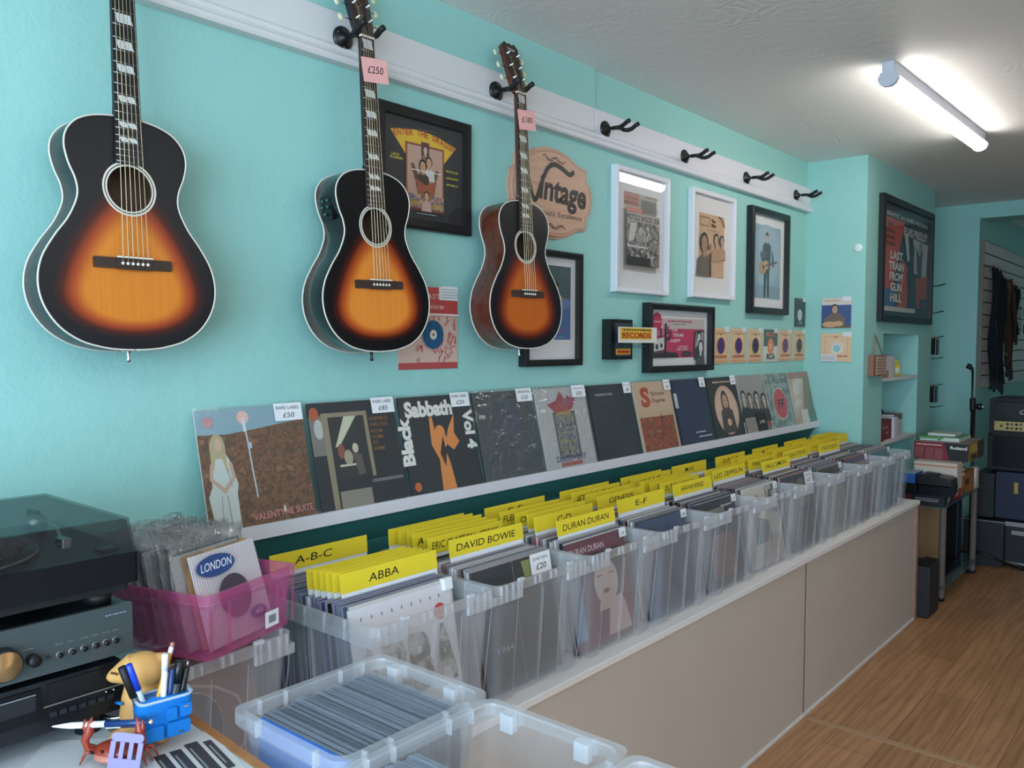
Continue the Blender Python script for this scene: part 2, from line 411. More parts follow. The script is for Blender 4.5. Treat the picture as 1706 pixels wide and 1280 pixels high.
# ------------------------------------------------------------ ceiling lamps
mk('led', '#ffffff', .4, emis=('#fffaf3', LAMP_E)); mk('led_bright', '#ffffff', .4, emis=('#fffaf3', 21.0)); mk('lamp_body', '#c9ccd6', .4)
def batten(p, q, label, led='led'):
    p = Vector(p); q = Vector(q); d = q-p; L = d.length; a = math.atan2(d.y, d.x)
    t = thing('batten_light', label, 'ceiling light', Matrix.Translation(p) @ Matrix.Rotation(a, 4, 'Z'))
    hh = .028
    MB().box((0, -.030, .0085), (L, .030, .019), 'lamp_body').box((0, -.022, .019), (L, .022, CZ-p.z-.001), 'lamp_body').build('base', t, local=True)
    pr = [(-.030, .008), (-.034, -.004), (-.026, -.022), (-.01, -.031), (.01, -.031), (.026, -.022), (.034, -.004), (.030, .008)]
    MB().prism(pr, .022, L-.022, led, axis='x').build('diffuser', t, local=True)
    pe = [(y*1.12, z*1.12) for y, z in pr]
    for x0, x1 in ((0, .022), (L-.022, L)): MB().prism(pe, x0, x1, 'lamp_body', axis='x').build('end_cap', t, local=True)
lz = 2.607
batten(at(1479, 128, 'z', lz), at(1634, 242, 'z', lz), 'lit white strip light on the textured ceiling', 'led_bright')
batten((-1.2, -2.0, lz), (.3, -2.0, lz), 'strip light on the ceiling above the till end of the shop')
batten((-1.2, -3.6, lz), (.3, -3.6, lz), 'added unseen fill strip light on the ceiling near the right-hand wall')  # extra fill lamp, added out of view to lift the overall light
batten((1.3, -3.1, lz), (2.9, -3.1, lz), 'added unseen fill strip light over the middle of the right-hand aisle')  # added out of view to brighten the counter front and the floor

# ------------------------------------------------------------ record counter
CT = .685
t = thing('display_counter', 'long white topped counter with beige front panels under the record crates', 'counter', (2.9, -.3, 0))
MB().prism([(.60, -.64), (5.18, -.64), (5.18, -.353), (5.037, -.353), (5.037, -.002), (.60, -.002)], CT-.022, CT, 'counter_white').build('worktop', t, bevel=.002)
MB().box((.60, -.618, 0), (5.035, -.004, CT-.023), 'dark_chipboard').box((5.036, -.618, 0), (5.126, -.355, CT-.023), 'dark_chipboard').build('carcass', t)
MB().box((.60, -.631, .012), (3.474, -.619, CT-.023), 'greige_panel').build('front_panel', t)
MB().box((3.489, -.631, .012), (5.125, -.619, CT-.023), 'greige_panel').build('front_panel', t)
MB().box((5.128, -.634, 0), (5.18, -.355, CT-.023), 'pink_wood').build('end_panel', t)
MB().box((3.4745, -.6295, .012), (3.4885, -.6185, CT-.023), 'dark_chipboard').build('joint_strip', t, label='dark brown joint between the panels')
MB().box((.60, -.637, 0), (5.126, -.6195, .0115), 'white_paint').build('plinth_strip', t)

# ------------------------------------------------------------ display ledge for the LPs
LZ = 1.113
t = thing('record_ledge', 'long narrow white lipped ledge with dark sloping underside along the teal wall', 'shelf', (3.05, 0, 1.0))
MB().box((1.04, -.098, LZ-.006), (5.035, -.001, LZ), 'ledge_white').build('shelf_board', t)
MB().box((1.04, -.108, LZ-.026), (2.45, -.0985, LZ+.010), 'ledge_white').build('lip', t)
MB().box((2.452, -.108, LZ-.026), (5.035, -.0985, LZ+.010), 'ledge_white').build('lip', t)
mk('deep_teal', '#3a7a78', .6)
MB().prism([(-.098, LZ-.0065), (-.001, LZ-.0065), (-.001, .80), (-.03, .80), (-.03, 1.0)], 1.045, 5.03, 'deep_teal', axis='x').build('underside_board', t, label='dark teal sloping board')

# ------------------------------------------------------------ translucent crates
def crate_meshes():
    W0, D0, H = .386, .48, .305
    def outline(ins, z, rec, th=0):
        x0, x1 = ins+th, W0-ins-th; y0, y1 = ins+th, D0-ins-th; r = .02
        pts = []
        def arc(cx, cy, a0):
            for i in range(5):
                a = a0+PI/2*i/4; pts.append((cx+r*math.cos(a), cy+r*math.sin(a), z))
        arc(x0+r, y0+r, PI)
        pts.extend([(.085, y0, z), (.100, y0+rec, z), (.196, y0+rec, z), (.199, y0+rec-.004, z), (.202, y0+rec, z), (.286, y0+rec, z), (.301, y0, z)])
        arc(x1-r, y0+r, -PI/2); arc(x1-r, y1-r, 0); arc(x0+r, y1-r, PI/2)
        return pts
    tub = MB()
    rings = [outline(.028, .002, .012), outline(.026, .012, .012), outline(.010, .284, .010), outline(.009, H, .0)]
    tub.loft(rings, 'crate_plastic', cap=False, smooth=False)
    tub.loft([outline(.028, .005, .012, .0022), outline(.010, .284, .010, .0022), outline(.009, H, 0, .0022)], 'crate_plastic', cap=False)
    tub.add(outline(.028, .002, .012), [tuple(range(27))], 'crate_plastic')
    for x, dx, r in ((.101, 0, .011), (.199, 0, .006), (.285, 0, .011), (.362, .018, 0)):   # stiffening ribs
        tub.tube([(x, .0275+r, .006), (x+dx*.95, .0105+r*.85, .262)], .0009, 'crate_line', 5)
    for x, y in ((.029, .452), (.357, .452), (.012, .03), (.374, .03)): pass
    for xs, s in ((.0265, -1), (.3595, 1)):
        for y in (.24,): tub.tube([(xs, y, .008), (xs+s*.0165, y, .262)], .0009, 'crate_line', 5)
    rim = MB()
    def rr(ins, z): return [(a, b, z) for a, b in rrect(ins, ins, W0-ins, D0-ins, .022+(.008 if ins < 0 else 0), 4)]
    rim.loft([rr(.001, .283), rr(-.001, .305), rr(.008, .305)], 'crate_rim', cap=False)
    rim.loft([rr(.009, .283), rr(.001, .283)], 'crate_rim', cap=False)
    # lower skirt at the corners and down both sides
    for x0, x1 in ((.001, .095), (.291, .385)):
        rim.box((x0, .0012, .262), (x1, .0032, .2828), 'crate_rim'); rim.box((x0, .0032, .262), (x1, .012, .2635), 'crate_rim')
    for xs in (.0002, .3838):
        rim.box((xs, .004, .262), (xs+.002, .476, .2828), 'crate_rim')
    for x in (.018, .038, .062, .083, .095, .150, .170, .216, .236, .291, .303, .324, .348, .368):
        lo = .262 if x <= .095 or x >= .291 else .283
        rim.box((x-.001, .0015, lo), (x+.001, .0095, .3045), 'crate_rib')
    for y in (.04, .10, .17, .24, .31, .38, .44):
        for xs in (.001, .378): rim.box((xs, y-.001, .262), (xs+.007, y+.001, .3045), 'crate_rib')
    for x in (.082, .288): rim.box((x, -.0005, .3035), (x+.02, .008, .311), 'crate_rib')
    return tub, rim
_tub, _rim = crate_meshes()
CX0 = 1.119; PITCH = .3905; CY = -.628
names = ['first', 'second', 'third', 'fourth', 'fifth', 'sixth', 'seventh', 'eighth', 'ninth', 'tenth']
FR = ['a white covered record with a red dot', 'a black cover with a handwritten price sticker', 'a maroon cover with a smiling face', 'a dark blue cover', 'a black cover behind loose plastic', 'a cream cover with red lettering', 'a black cover with a large white sticker', 'a cover with a row of small dark figures', 'a purple and grey photographic cover', 'a plain blue cover']
t0 = thing('record_crate', 'nearest translucent record crate, holding a white cover with a red dot', 'storage crate', Matrix.Translation((CX0, CY, CT+.001)), 'record crates in a row on the counter')
_tub.build('tub', t0, local=True); _rim.build('rim', t0, local=True)
for i in range(1, 10):
    dup(t0, Matrix.Translation((CX0+PITCH*i, CY, CT+.001)), 'translucent crate holding %s at its front' % FR[i])
# ------------------------------------------------------------ guitars
def burst_mat(name, amber, rim, dark, rough):
    m, n, l, p = new(name); p.inputs['Roughness'].default_value = rough; p.inputs['Specular IOR Level'].default_value = .4
    at_ = n.new('ShaderNodeAttribute'); at_.attribute_name = 'burst'
    r = n.new('ShaderNodeValToRGB'); e = r.color_ramp.elements
    e[0].position = .25; e[0].color = lin(amber); e[1].position = .47; e[1].color = lin(amber)
    for pos, c in ((.60, rim), (.70, '#4a160e'), (.79, dark)): x = e.new(pos); x.color = lin(c)
    tc = n.new('ShaderNodeTexCoord'); mp = n.new('ShaderNodeMapping'); mp.inputs['Scale'].default_value = (190, 190, 3)
    t = n.new('ShaderNodeTexNoise'); t.inputs['Scale'].default_value = 1; t.inputs['Detail'].default_value = 3
    g = n.new('ShaderNodeMapRange'); g.inputs[3].default_value = .82; g.inputs[4].default_value = 1.08
    mx = n.new('ShaderNodeVectorMath'); mx.operation = 'SCALE'
    l.new(tc.outputs['Object'], mp.inputs[0]); l.new(mp.outputs[0], t.inputs[0]); l.new(t.outputs[0], g.inputs[0])
    l.new(at_.outputs['Fac'], r.inputs[0]); l.new(r.outputs[0], mx.inputs[0]); l.new(g.outputs[0], mx.inputs['Scale']); l.new(mx.outputs[0], p.inputs['Base Color'])
    MATS[name] = m
burst_mat('burst_satin', '#d98025', '#a8431a', '#15151a', .36)
burst_mat('burst_gloss', '#e68a34', '#b04c1c', '#0e0e11', .2)
burst_mat('burst_red', '#c4621f', '#8c3214', '#121216', .33)
mk('side_black', '#17181b', .32); mk('side_gloss', '#0f1012', .14)
mottle('mahogany', ['#3e1a12', '#6a3322', '#54271a', '#7a3f2a'], 3, 4, .25, .4, (12, 12, 1.2))
mottle('rosewood', ['#2a1d19', '#3b2a24', '#241916'], 5, 4, .5, 0, (20, 20, 1))
mk('cream_binding', '#ddd7c8', .35); mk('bone', '#e9e2d0', .35); mk('pearl', '#dfe2e0', .25); mk('inner_wood', '#5a4330', .7)
mk('string', '#b9a888', .35, .8); mk('tuner_cream', '#d8dcb4', .3)
HW = [(0, 0), (.001, .03), (.005, .062), (.018, .106), (.045, .145), (.085, .1715), (.130, .1805), (.175, .172), (.218, .148), (.256, .121), (.298, .103), (.33, .1045), (.362, .117), (.395, .1235), (.423, .118), (.446, .099), (.460, .071), (.467, .036), (.4685, 0)]
def outline2(sub=5):
    right = []
    P = HW
    for i in range(len(P)-1):
        p0 = P[max(i-1, 0)]; p1 = P[i]; p2 = P[i+1]; p3 = P[min(i+2, len(P)-1)]
        if i == 0: p0 = (P[1][0], -P[1][1])
        if i == len(P)-2: p3 = (P[-2][0], -P[-2][1])
        for k in range(sub):
            t = k/sub
            q = [.5*((2*p1[j])+(-p0[j]+p2[j])*t+(2*p0[j]-5*p1[j]+4*p2[j]-p3[j])*t*t+(-p0[j]+3*p1[j]-3*p2[j]+p3[j])*t**3) for j in (0, 1)]
            right.append((max(q[1], 0), q[0]))
    pts = right + [(0, P[-1][0])] + [(-u, v) for u, v in reversed(right[1:])]
    return pts
def burst_val(u, v):
    u = abs(u)
    if v < .118: r = ((u/.158)**2.2+((.118-v)/.095)**2.2)**(1/2.2)
    else: r = ((u/.158)**1.4+((v-.118)/.235)**1.4)**(1/1.4)
    return r*.8
def guitar(label, nut, bridge, burst, side, board, pickup=False, tag_=None, depth=.086):
    nut = Vector(nut); br = Vector(bridge); S = (nut-br).length/.628
    Z = (nut-br).normalized(); X = Vector((1, 0, 0)); Y = Z.cross(X).normalized(); X = Y.cross(Z)
    base = br-Z*(.18*S)
    T = Matrix((X, Y, Z)).transposed().to_4x4(); T.translation = base; T = T @ Matrix.Scale(S, 4)
    T_ = T.copy()
    t = thing('acoustic_guitar', label, 'guitar', T_, 'acoustic guitars hung along the rail')
    L = dict(local=True)
    out = outline2(); N = len(out)
    D = depth
    b = MB()
    b.loft([[(u, .001, v) for u, v in out], [(u*.998, D-.004, v) for u, v in out], [(u*.97, D, .234+(v-.234)*.975) for u, v in out]], side, cap=False, smooth=True)
    b.add([(u*.97, D, .234+(v-.234)*.975) for u, v in out], [tuple(range(N))], side)
    b.add([(u*.96, D-.006, .234+(v-.234)*.96) for u, v in out], [tuple(range(N-1, -1, -1))], 'inner_wood')
    body = b.build('body', t, **L, fix=False)
    bb = MB(); bb.tube([(u, D-.003, v) for u, v in out]+[(out[0][0], D-.003, out[0][1])], .0022, 'cream_binding', 6); bb.build('back_binding', body, **L)
    if pickup:
        pk = MB().rbox((-.004, -.02, -.03), (.004, .02, .03), 'black_plastic', .003, Matrix.Translation((-.1175, .045, .366)) @ Matrix.Rotation(-.10, 4, 'Y'), axis='x')
        for a, c in ((-.01, .018), (.01, .018), (-.01, .002), (.01, .002), (0, -.016)):
            pk.lathe([(.004, 0), (.004, -.006), (0, -.007)], '#2c5a56', (-.1215, .045+a, .366+c), 10, axis='x')
        pk.build('pickup_controls', body, **L)
    # top plate with a real sound hole
    hc = .325; hr = .0465
    tp = MB(); K = 22; rings = []
    for k in range(K+1):
        s = (k/K)**.9
        ring = []
        for u, v in out:
            d = Vector((u, v-hc)); e = d.normalized()*hr if d.length else Vector((0, hr))
            q = e*(1-s)+d*s; ring.append((q.x, 0 if k < K else .0006, hc+q.y))
        rings.append(ring)
    tp.loft(rings, burst, cap=False, smooth=True)
    me_o = tp.build('top', t, **L, fix=False); me = me_o.data
    att = me.color_attributes.new('burst', 'FLOAT_COLOR', 'POINT')
    for i, vv in enumerate(me.vertices):
        r = burst_val(vv.co.x, vv.co.z); att.data[i].color = (r, r, r, 1)
    bd = MB(); bd.tube([(u, .0008, v) for u, v in out]+[(out[0][0], .0008, out[0][1])], .0019, 'cream_binding', 6); bd.build('binding', t, **L)
    ro = MB()
    for r1, r2, c in ((hr-.001, hr+.0025, 'cream_binding'), (hr+.0025, hr+.0045, '#151515'), (hr+.0045, hr+.0085, 'cream_binding')):
        ro.loft([[(r1*math.cos(2*PI*i/48), -.0006, hc+r1*math.sin(2*PI*i/48)) for i in range(48)], [(r2*math.cos(2*PI*i/48), -.0006, hc+r2*math.sin(2*PI*i/48)) for i in range(48)]], c, cap=False)
    ro.loft([[(hr*.98*math.cos(2*PI*i/48), y, hc+hr*.98*math.sin(2*PI*i/48)) for i in range(48)] for y in (-.0006, .004)], 'inner_wood', cap=False)
    ro.build('rosette', t, **L, fix=False)
    # bridge
    bm_ = MB(); bm_.rbox((-.079, -.007, .163), (.079, 0, .184), 'rosewood', .002, axis='y'); bm_.rbox((-.036, -.0105, .161), (.036, -.006, .187), 'rosewood', .004, axis='y')
    bo = bm_.build('bridge', t, **L)
    MB().box((-.036, -.0145, .1835), (.036, -.010, .1865), 'bone').build('saddle', bo, **L)
    for i in range(6):
        MB().lathe([(0, -.015), (.003, -.0145), (.0034, -.0125), (.0022, -.0105)], 'bone', (-.0255+i*.0102, 0, .1725), 10, axis='y').build('bridge_pin', bo, **L)
    # neck, fingerboard, head
    def wd(v): return .0285+(.0220-.0285)*(v-.372)/(.808-.372)
    nk = MB()
    def prof(v, dp): w = wd(v)*.99; return [(w*math.cos(a), .000+dp*math.sin(a), v) for a in [PI*i/10 for i in range(11)]]
    nk.loft([prof(.462, .03), prof(.49, .021), prof(.79, .018), prof(.815, .017)], 'mahogany' if side == 'mahogany' else side, smooth=True)
    nk.build('neck', t, **L)
    fb = MB(); v0 = .374
    fb.add([(-wd(v0), -.0065, v0), (wd(v0), -.0065, v0), (.022, -.0065, .8065), (-.022, -.0065, .8065), (-wd(v0), -.0002, v0), (wd(v0), -.0002, v0), (.022, -.0002, .8065), (-.022, -.0002, .8065)],
           [(0, 1, 2, 3), (0, 4, 5, 1), (1, 5, 6, 2), (2, 6, 7, 3), (3, 7, 4, 0)], board)
    fo = fb.build('fingerboard', t, **L)
    fv = [.808-.628*(1-2**(-k/12)) for k in range(0, 21)]
    for k in range(1, 21): MB().tube([(-wd(fv[k])*.98, -.0068, fv[k]), (wd(fv[k])*.98, -.0068, fv[k])], .0009, 'steel', 6).build('fret', fo, **L)
    for k in (1, 3, 5, 7, 9, 12, 15, 17):
        a, c = fv[k], fv[k-1]; h = (c-a)*.34; m = (a+c)/2; w = wd(m); sk = .003
        for s in (-.44, .36):
            x = s*w*.82; MB().add([(x-.0078+sk, -.0067, m-h), (x+.0078+sk, -.0067, m-h), (x+.0078-sk, -.0067, m+h), (x-.0078-sk, -.0067, m+h)], [(0, 1, 2, 3)], 'pearl').build('inlay', fo, **L)
    nu = MB().box((-.0222, -.0095, .8065), (.0222, -.0002, .8115), 'bone').build('nut', t, **L)
    H = Matrix.Translation((0, .0, .811)) @ Matrix.Rotation(-.24, 4, 'X')
    hp = [(-.0225, 0), (.0225, 0), (.031, .030), (.0375, .158), (.024, .172), (.010, .166), (0, .171), (-.010, .166), (-.024, .172), (-.0375, .158), (-.031, .030)]
    hd = MB(); hd.prism(hp, -.002, .014, 'mahogany' if side == 'mahogany' else 'side_black', H, axis='y'); hd.prism(hp, -.0035, -.0021, board if board == 'rosewood' else 'side_black', H, axis='y')
    A = Art(.06, .13); A.line([(.35, .62), (.5, .72), (.6, .6), (.45, .5), (.62, .42), (.4, .36), (.55, .25), (.5, .12)], .0025, 'brass').text('Vintage', .5, .85, .62, .07, 'pearl', .2)
    A.put(hd, H @ Matrix(((1, 0, 0, -.03), (0, 0, -1, -.0036), (0, 1, 0, .035), (0, 0, 0, 1))), .0001)
    hd.build('headstock', t, **L)
    for sgn in (-1, 1):
        for k in range(3):
            v = .045+k*.042; x = sgn*(.021+.0015*k)
            tb = MB(); tb.lathe([(.005, -.004), (.005, -.006), (.003, -.008), (.003, -.017), (0, -.018)], 'chrome', (x, 0, v), 12, H, axis='y')
            tb.lathe([(.0018, 0), (.0018, sgn*.026)], 'steel', (sgn*(.03+.002*k), .008, v), 8, H, axis='x')
            to = tb.build('tuner', t, **L)
            kb = MB(); kb.ball((sgn*(.062+.002*k), .010, v), .0095, 'tuner_cream', 12, 8, H, (.85, .42, 1.15)); kb.build('tuner_button', to, **L)
    for i in range(6):
        xb = -.0255+i*.0102; xn = -.0175+i*.007; s = -1 if i < 3 else 1; k = [0, 1, 2, 2, 1, 0][i]
        e = H @ Vector((s*(.021+.0015*k)+.0, -.012, .045+k*.042))
        MB().tube([(xb, -.011, .174), (xb, -.0152, .185), (xn, -.0102, .8095), tuple(e)], .00062 if i > 2 else .0009, 'string', 5).build('string', t, **L)
    MB().lathe([(0, -.024), (.004, -.0235), (.005, -.019), (.003, -.014), (.004, -.004), (.006, 0)], 'chrome' if not pickup else 'black_plastic', (0, D*.5, 0), 12).build('end_pin', t, **L)
    if tag_:
        A = Art(.085, .062); A.rect(0, 0, 1, 1, 'pink_card').hand(tag_, .5, .38, .62, .3)
        mb = MB(); TT = T @ Matrix.Translation((-.024, -.0125, .808-.118)) @ Matrix.Rotation(-.10, 4, 'Y')
        mb.box((0, 0, 0), (.085, .0006, .062), 'pink_card', TT)
        A.put(mb, TT @ onY(0, 0, 0), .0001)
        mb.build('price_tag', label='pink handwritten %s price card under the strings of the %s hanging guitar' % (tag_, 'middle' if '25' in tag_ else 'right-hand'), cat='price tag', group='pink price cards on the guitars')
    return t
def gp(p, D): q = at(p[0], p[1], 'y', D-1.95); return q
YN, YB = -.12, -.15
guitar('sunburst acoustic guitar with satin black sides, left-hand of the three on the wall', (.859, YN, 1.585+.840), (.860, YB, 1.585+.1735), 'burst_satin', 'side_black', 'side_black', depth=.072)
guitar('glossy black and amber sunburst guitar with pickup controls, hanging in the middle', (1.534, YN, 1.585+.835), (1.549, YB, 1.585+.1665), 'burst_gloss', 'side_gloss', 'rosewood', True, '£250')
guitar('sunburst guitar with reddish brown wooden sides, hanging right of the other two', (2.196, YN, 1.585+.832), (2.201, YB, 1.585+.1705), 'burst_red', 'mahogany', 'rosewood', False, '£180')

# ------------------------------------------------------------ guitar hangers on the rail
def hanger():
    t = thing('guitar_hanger', 'x', 'guitar hanger', (0, 0, 0), 'guitar hangers screwed to the rail')
    MB().lathe([(0, -.0), (.034, 0), (.034, -.004), (.030, -.008), (.016, -.012), (.012, -.022), (0, -.022)], 'black_plastic', (0, 0, 0), 28, axis='y').build('wall_plate', t, local=True)
    for a in (.5, 2.6, 4.7): MB().lathe([(.004, -.0075), (.003, -.0095), (0, -.010)], 'steel', (.024*math.cos(a), 0, .024*math.sin(a)), 8, axis='y').build('screw', t, local=True)
    MB().tube([(0, -.02, 0), (0, -.06, .001)], .0055, 'chrome', 10).tube([(0, -.035, 0), (0, -.075, -.002)], .008, 'black_rubber', 10).build('stem', t, local=True)
    for s_ in (-1, 1):
        MB().tube([(0, -.07, -.002), (s_*.016, -.078, -.010), (s_*.030, -.090, -.011), (s_*.033, -.108, -.006), (s_*.033, -.125, .004), (s_*.033, -.138, .008)], [.007, .008, .0085, .0085, .0085, .0085], 'black_rubber', 10).build('prong', t, local=True)
    return t
hl = ['guitar hanger on the rail above the left-hand guitar', 'black hanger on the rail carrying the middle guitar', 'black hanger on the rail carrying the right-hand guitar', 'empty black hanger with a chromed plate, first of the empty ones', 'empty black hanger above the gap between the two white frames', 'empty black hanger above the black frame with the guitarist', 'empty black hanger at the far end of the white rail']
h0 = hanger()
for i, x in enumerate((.857, 1.533, 2.187, 2.850, 3.499, 4.153, 4.818)):
    T = Matrix.Translation((x, -.0195, 2.441))
    if i == 0: h0.matrix_world = T; h0['label'] = hl[0]; PM[h0.name] = T
    else: dup(h0, T, hl[i])
# ------------------------------------------------------------ framed pictures
mottle('newsprint', ['#2b2b2c', '#8f8a84', '#38383a', '#b5aea4', '#4b4a4a'], 22, 5, .6, .6)
mottle('sepia', ['#c79f7c', '#d2ab88', '#bd9271'], 14, 4, .6)
mottle('battle', ['#b98d78', '#7a4a3c', '#c9a08a', '#4c5f78', '#c08a3c', '#6b3b34'], 40, 5, .5, .5)
mottle('dark_fabric_print', ['#222a30', '#3b464c', '#2a3338'], 18, 5, .5)
def smooth(P, n=7):
    o = []
    for i in range(len(P)-1):
        p0, p1, p2, p3 = P[max(i-1, 0)], P[i], P[i+1], P[min(i+2, len(P)-1)]
        for k in range(n):
            t = k/n; o.append(tuple(.5*((2*p1[j])+(-p0[j]+p2[j])*t+(2*p0[j]-5*p1[j]+4*p2[j]-p3[j])*t*t+(-p0[j]+3*p1[j]-3*p2[j]+p3[j])*t**3) for j in (0, 1)))
    return o+[P[-1]]
def figure(A, cx, y0, h, skin, hair, top, leg=None, w=.5, c_hair=True):
    """plain standing figure print"""
    aw = A.h/A.w
    def X(u): return cx+u*h*aw
    def Y(v): return y0+v*h
    if leg: A.poly([(X(-.10), Y(0)), (X(-.03), Y(0)), (X(0), Y(.42)), (X(.03), Y(0)), (X(.10), Y(0)), (X(.10), Y(.5)), (X(-.10), Y(.5))], leg)
    A.poly([(X(-.12), Y(.42)), (X(.12), Y(.42)), (X(.15), Y(.78)), (X(.06), Y(.84)), (X(-.06), Y(.84)), (X(-.15), Y(.78))], top)
    A.rect(X(-.025), Y(.82), X(.025), Y(.88), skin); A.ell(X(0), Y(.915), .048*h*aw, skin, .062*h)
    A.poly([(X(-.056), Y(.90)), (X(-.045), Y(.975)), (X(0), Y(1.0)), (X(.045), Y(.975)), (X(.056), Y(.90)), (X(.035), Y(.945)), (X(-.035), Y(.945))], hair)
def bust(A, cx, cy, r, skin, hair, top, ry=1.3, long=0):
    a = A.w/A.h
    A.poly([(cx-2.1*r, cy-4.6*r*a), (cx+2.1*r, cy-4.6*r*a), (cx+1.8*r, cy-2.2*r*a), (cx+.5*r, cy-1.5*r*a), (cx-.5*r, cy-1.5*r*a), (cx-1.8*r, cy-2.2*r*a)], top)
    A.ell(cx, cy+.15*r*a-long*r*a*.4, r*1.18, hair, r*a*(1.42+long*.5)); A.rect(cx-.4*r, cy-1.9*r*a, cx+.4*r, cy-.7*r*a, skin); A.ell(cx, cy-.1*r*a, r*.86, skin, r*a*1.15)
    A.rect(cx-.5*r, cy+.12*r*a, cx-.16*r, cy+.22*r*a, hair); A.rect(cx+.16*r, cy+.12*r*a, cx+.5*r, cy+.22*r*a, hair); A.rect(cx-.24*r, cy-.62*r*a, cx+.24*r, cy-.54*r*a, '#7a3a34')
def framed(x0, x1, z0, z1, y, depth, fw_, key, label, mount=None, art=None, mw=(0, 0, 0, 0), bg='mount_white', tilt=0):
    """frame of four mitred bars, mount, print and glass; mw = mount widths l, r, b, t"""
    T = Matrix.Translation((x0, y, z0)) @ Matrix.Rotation(tilt, 4, 'Y')
    t = thing('picture_frame', label, 'framed picture', T, None)
    w = x1-x0; h = z1-z0
    o = [(0, 0), (w, 0), (w, h), (0, h)]; i = [(fw_, fw_), (w-fw_, fw_), (w-fw_, h-fw_), (fw_, h-fw_)]; e = fw_*.25
    m = [(e, e), (w-e, e), (w-e, h-e), (e, h-e)]
    def ring(p, d): return [(a, -d, b) for a, b in p]
    f = MB(); f.loft([ring(o, 0), ring(o, depth*.9), ring(m, depth), ring(i, depth*.93), ring(i, depth*.35), ring(i, 0)], key, cap=False); f.build('frame', t, local=True)
    pr = MB(); pr.box((fw_, -depth*.25, fw_), (w-fw_, -.001, h-fw_), bg)
    l, r, b_, tt = mw; aw = w-2*fw_-l-r; ah = h-2*fw_-b_-tt
    A = Art(aw, ah); art(A); A.put(pr, onY(fw_+l, -depth*.25, fw_+b_), .0002); pr.build('print', t, local=True)
    MB().box((fw_, -depth*.62-.0018, fw_), (w-fw_, -depth*.62, h-fw_), 'pane').build('glass', t, local=True)
    return t
def a_dragon(A):
    A.rect(0, 0, 1, 1, '#26272b')
    fan = [(.16, .86)]; arc = [(.14+.80*i/10, .86-.02*i/10*2+.055*math.sin(PI*i/10)) for i in range(11)]
    A.poly([(.30, .62)]+[(.10+.82*i/12, .86+.07*math.sin(PI*i/12)-.04*i/12) for i in range(13)]+[(.72, .58)], '#e8bb30')
    tx = 'ENTER THE DRAGON'
    for i, ch in enumerate(tx):
        if ch != ' ':
            f = (i+.5)/len(tx); A.text(ch, .135+.75*f, .80+.072*math.sin(PI*f)-.04*f, .042, .062, '#c2452a', 0, .35*(.5-f), .02)
    A.rect(.27, .10, .75, .77, '#8a4434'); A.rect(.29, .12, .73, .75, '#c59f88')
    A.rect(.46, .62, .56, .80, '#5b3a30'); bust(A, .51, .72, .028, '#d5b59c', '#40302a', '#8a6a58')
    A.poly([(.38, .40), (.33, .56), (.36, .57), (.42, .45)], '#6a4534'); A.poly([(.63, .40), (.68, .52), (.65, .54), (.59, .45)], '#6a4534')
    bust(A, .55, .60, .036, '#cf9f7c', '#2c2420', '#d8cfc4'); bust(A, .47, .55, .040, '#cc9a70', '#1d1a18', '#3a2c26')
    A.rect(.33, .495, .70, .505, '#e8e4dc')
    A.poly([(.42, .22), (.60, .22), (.64, .42), (.50, .36), (.38, .42)], '#a3552f')
    A.rect(.29, .12, .73, .26, 'battle'); bust(A, .51, .25, .03, '#d2a68a', '#3a2a26', '#caa79a')
    A.text('$00C', .37, .14, .13, .045, '#d8b040').text('CBC', .64, .13, .12, .045, '#d8b040')
    A.text('LALO', .13, .60, .09, .025, '#e0cc3a').text('SCHIFRIN', .14, .565, .15, .025, '#e0cc3a')
    for s, y in (('BRUCE LEE', .54), ('JOHN SAXON', .47), ('JIM KELLY', .40)): A.text(s, .755, y, .16, .022, '#d5c63c', al='l')
    A.scrib(.40, .90, .62, .925, 1, '#7c7c80', .002); A.scrib(.38, .05, .62, .075, 1, '#a5a5a8', .0025)
X_ = lambda px, py, D=1.925: at(px, py, 'y', D-1.95)
framed(1.656, 2.062, 1.938, 2.303, -.001, .026, .030, 'black_frame', 'black framed dark film poster with a yellow lettered fan, between the middle and right-hand guitars', art=a_dragon, mw=(0, 0, 0, 0), bg='#26272b', tilt=0)
def a_blue(A):
    A.rect(0, 0, 1, 1, '#4d6fa4'); A.poly([(0, .62), (1, .52), (1, 1), (0, 1)], '#4a5f60'); A.poly([(0, .3), (1, .45), (1, .55), (0, .65)], '#6f86ae')
    A.poly([(.45, .30), (.72, .28), (.78, .58), (.62, .66), (.50, .52)], '#cf9a6c'); A.poly([(.30, .40), (.55, .52), (.52, .58), (.28, .46)], '#c98f62')
    A.ell(.60, .70, .085, '#cf9c74', .07); A.poly([(.50, .70), (.54, .79), (.66, .79), (.70, .70), (.62, .74)], '#2a2422'); A.poly([(.5, .68), (.46, .66), (.5, .64)], '#cf9c74')
    A.line([(.35, .09), (.42, .15), (.46, .08), (.52, .13), (.56, .08), (.64, .12), (.70, .09), (.86, .15)], .004, '#b8413c').scrib(.3, .02, .8, .05, 1, '#d6dce8')
framed(2.335, 2.692, 1.498, 1.93, -.001, .034, .024, 'black_frame', 'black framed blue print half hidden by the right-hand guitar', art=a_blue, mw=(.03, .03, .075, .03))
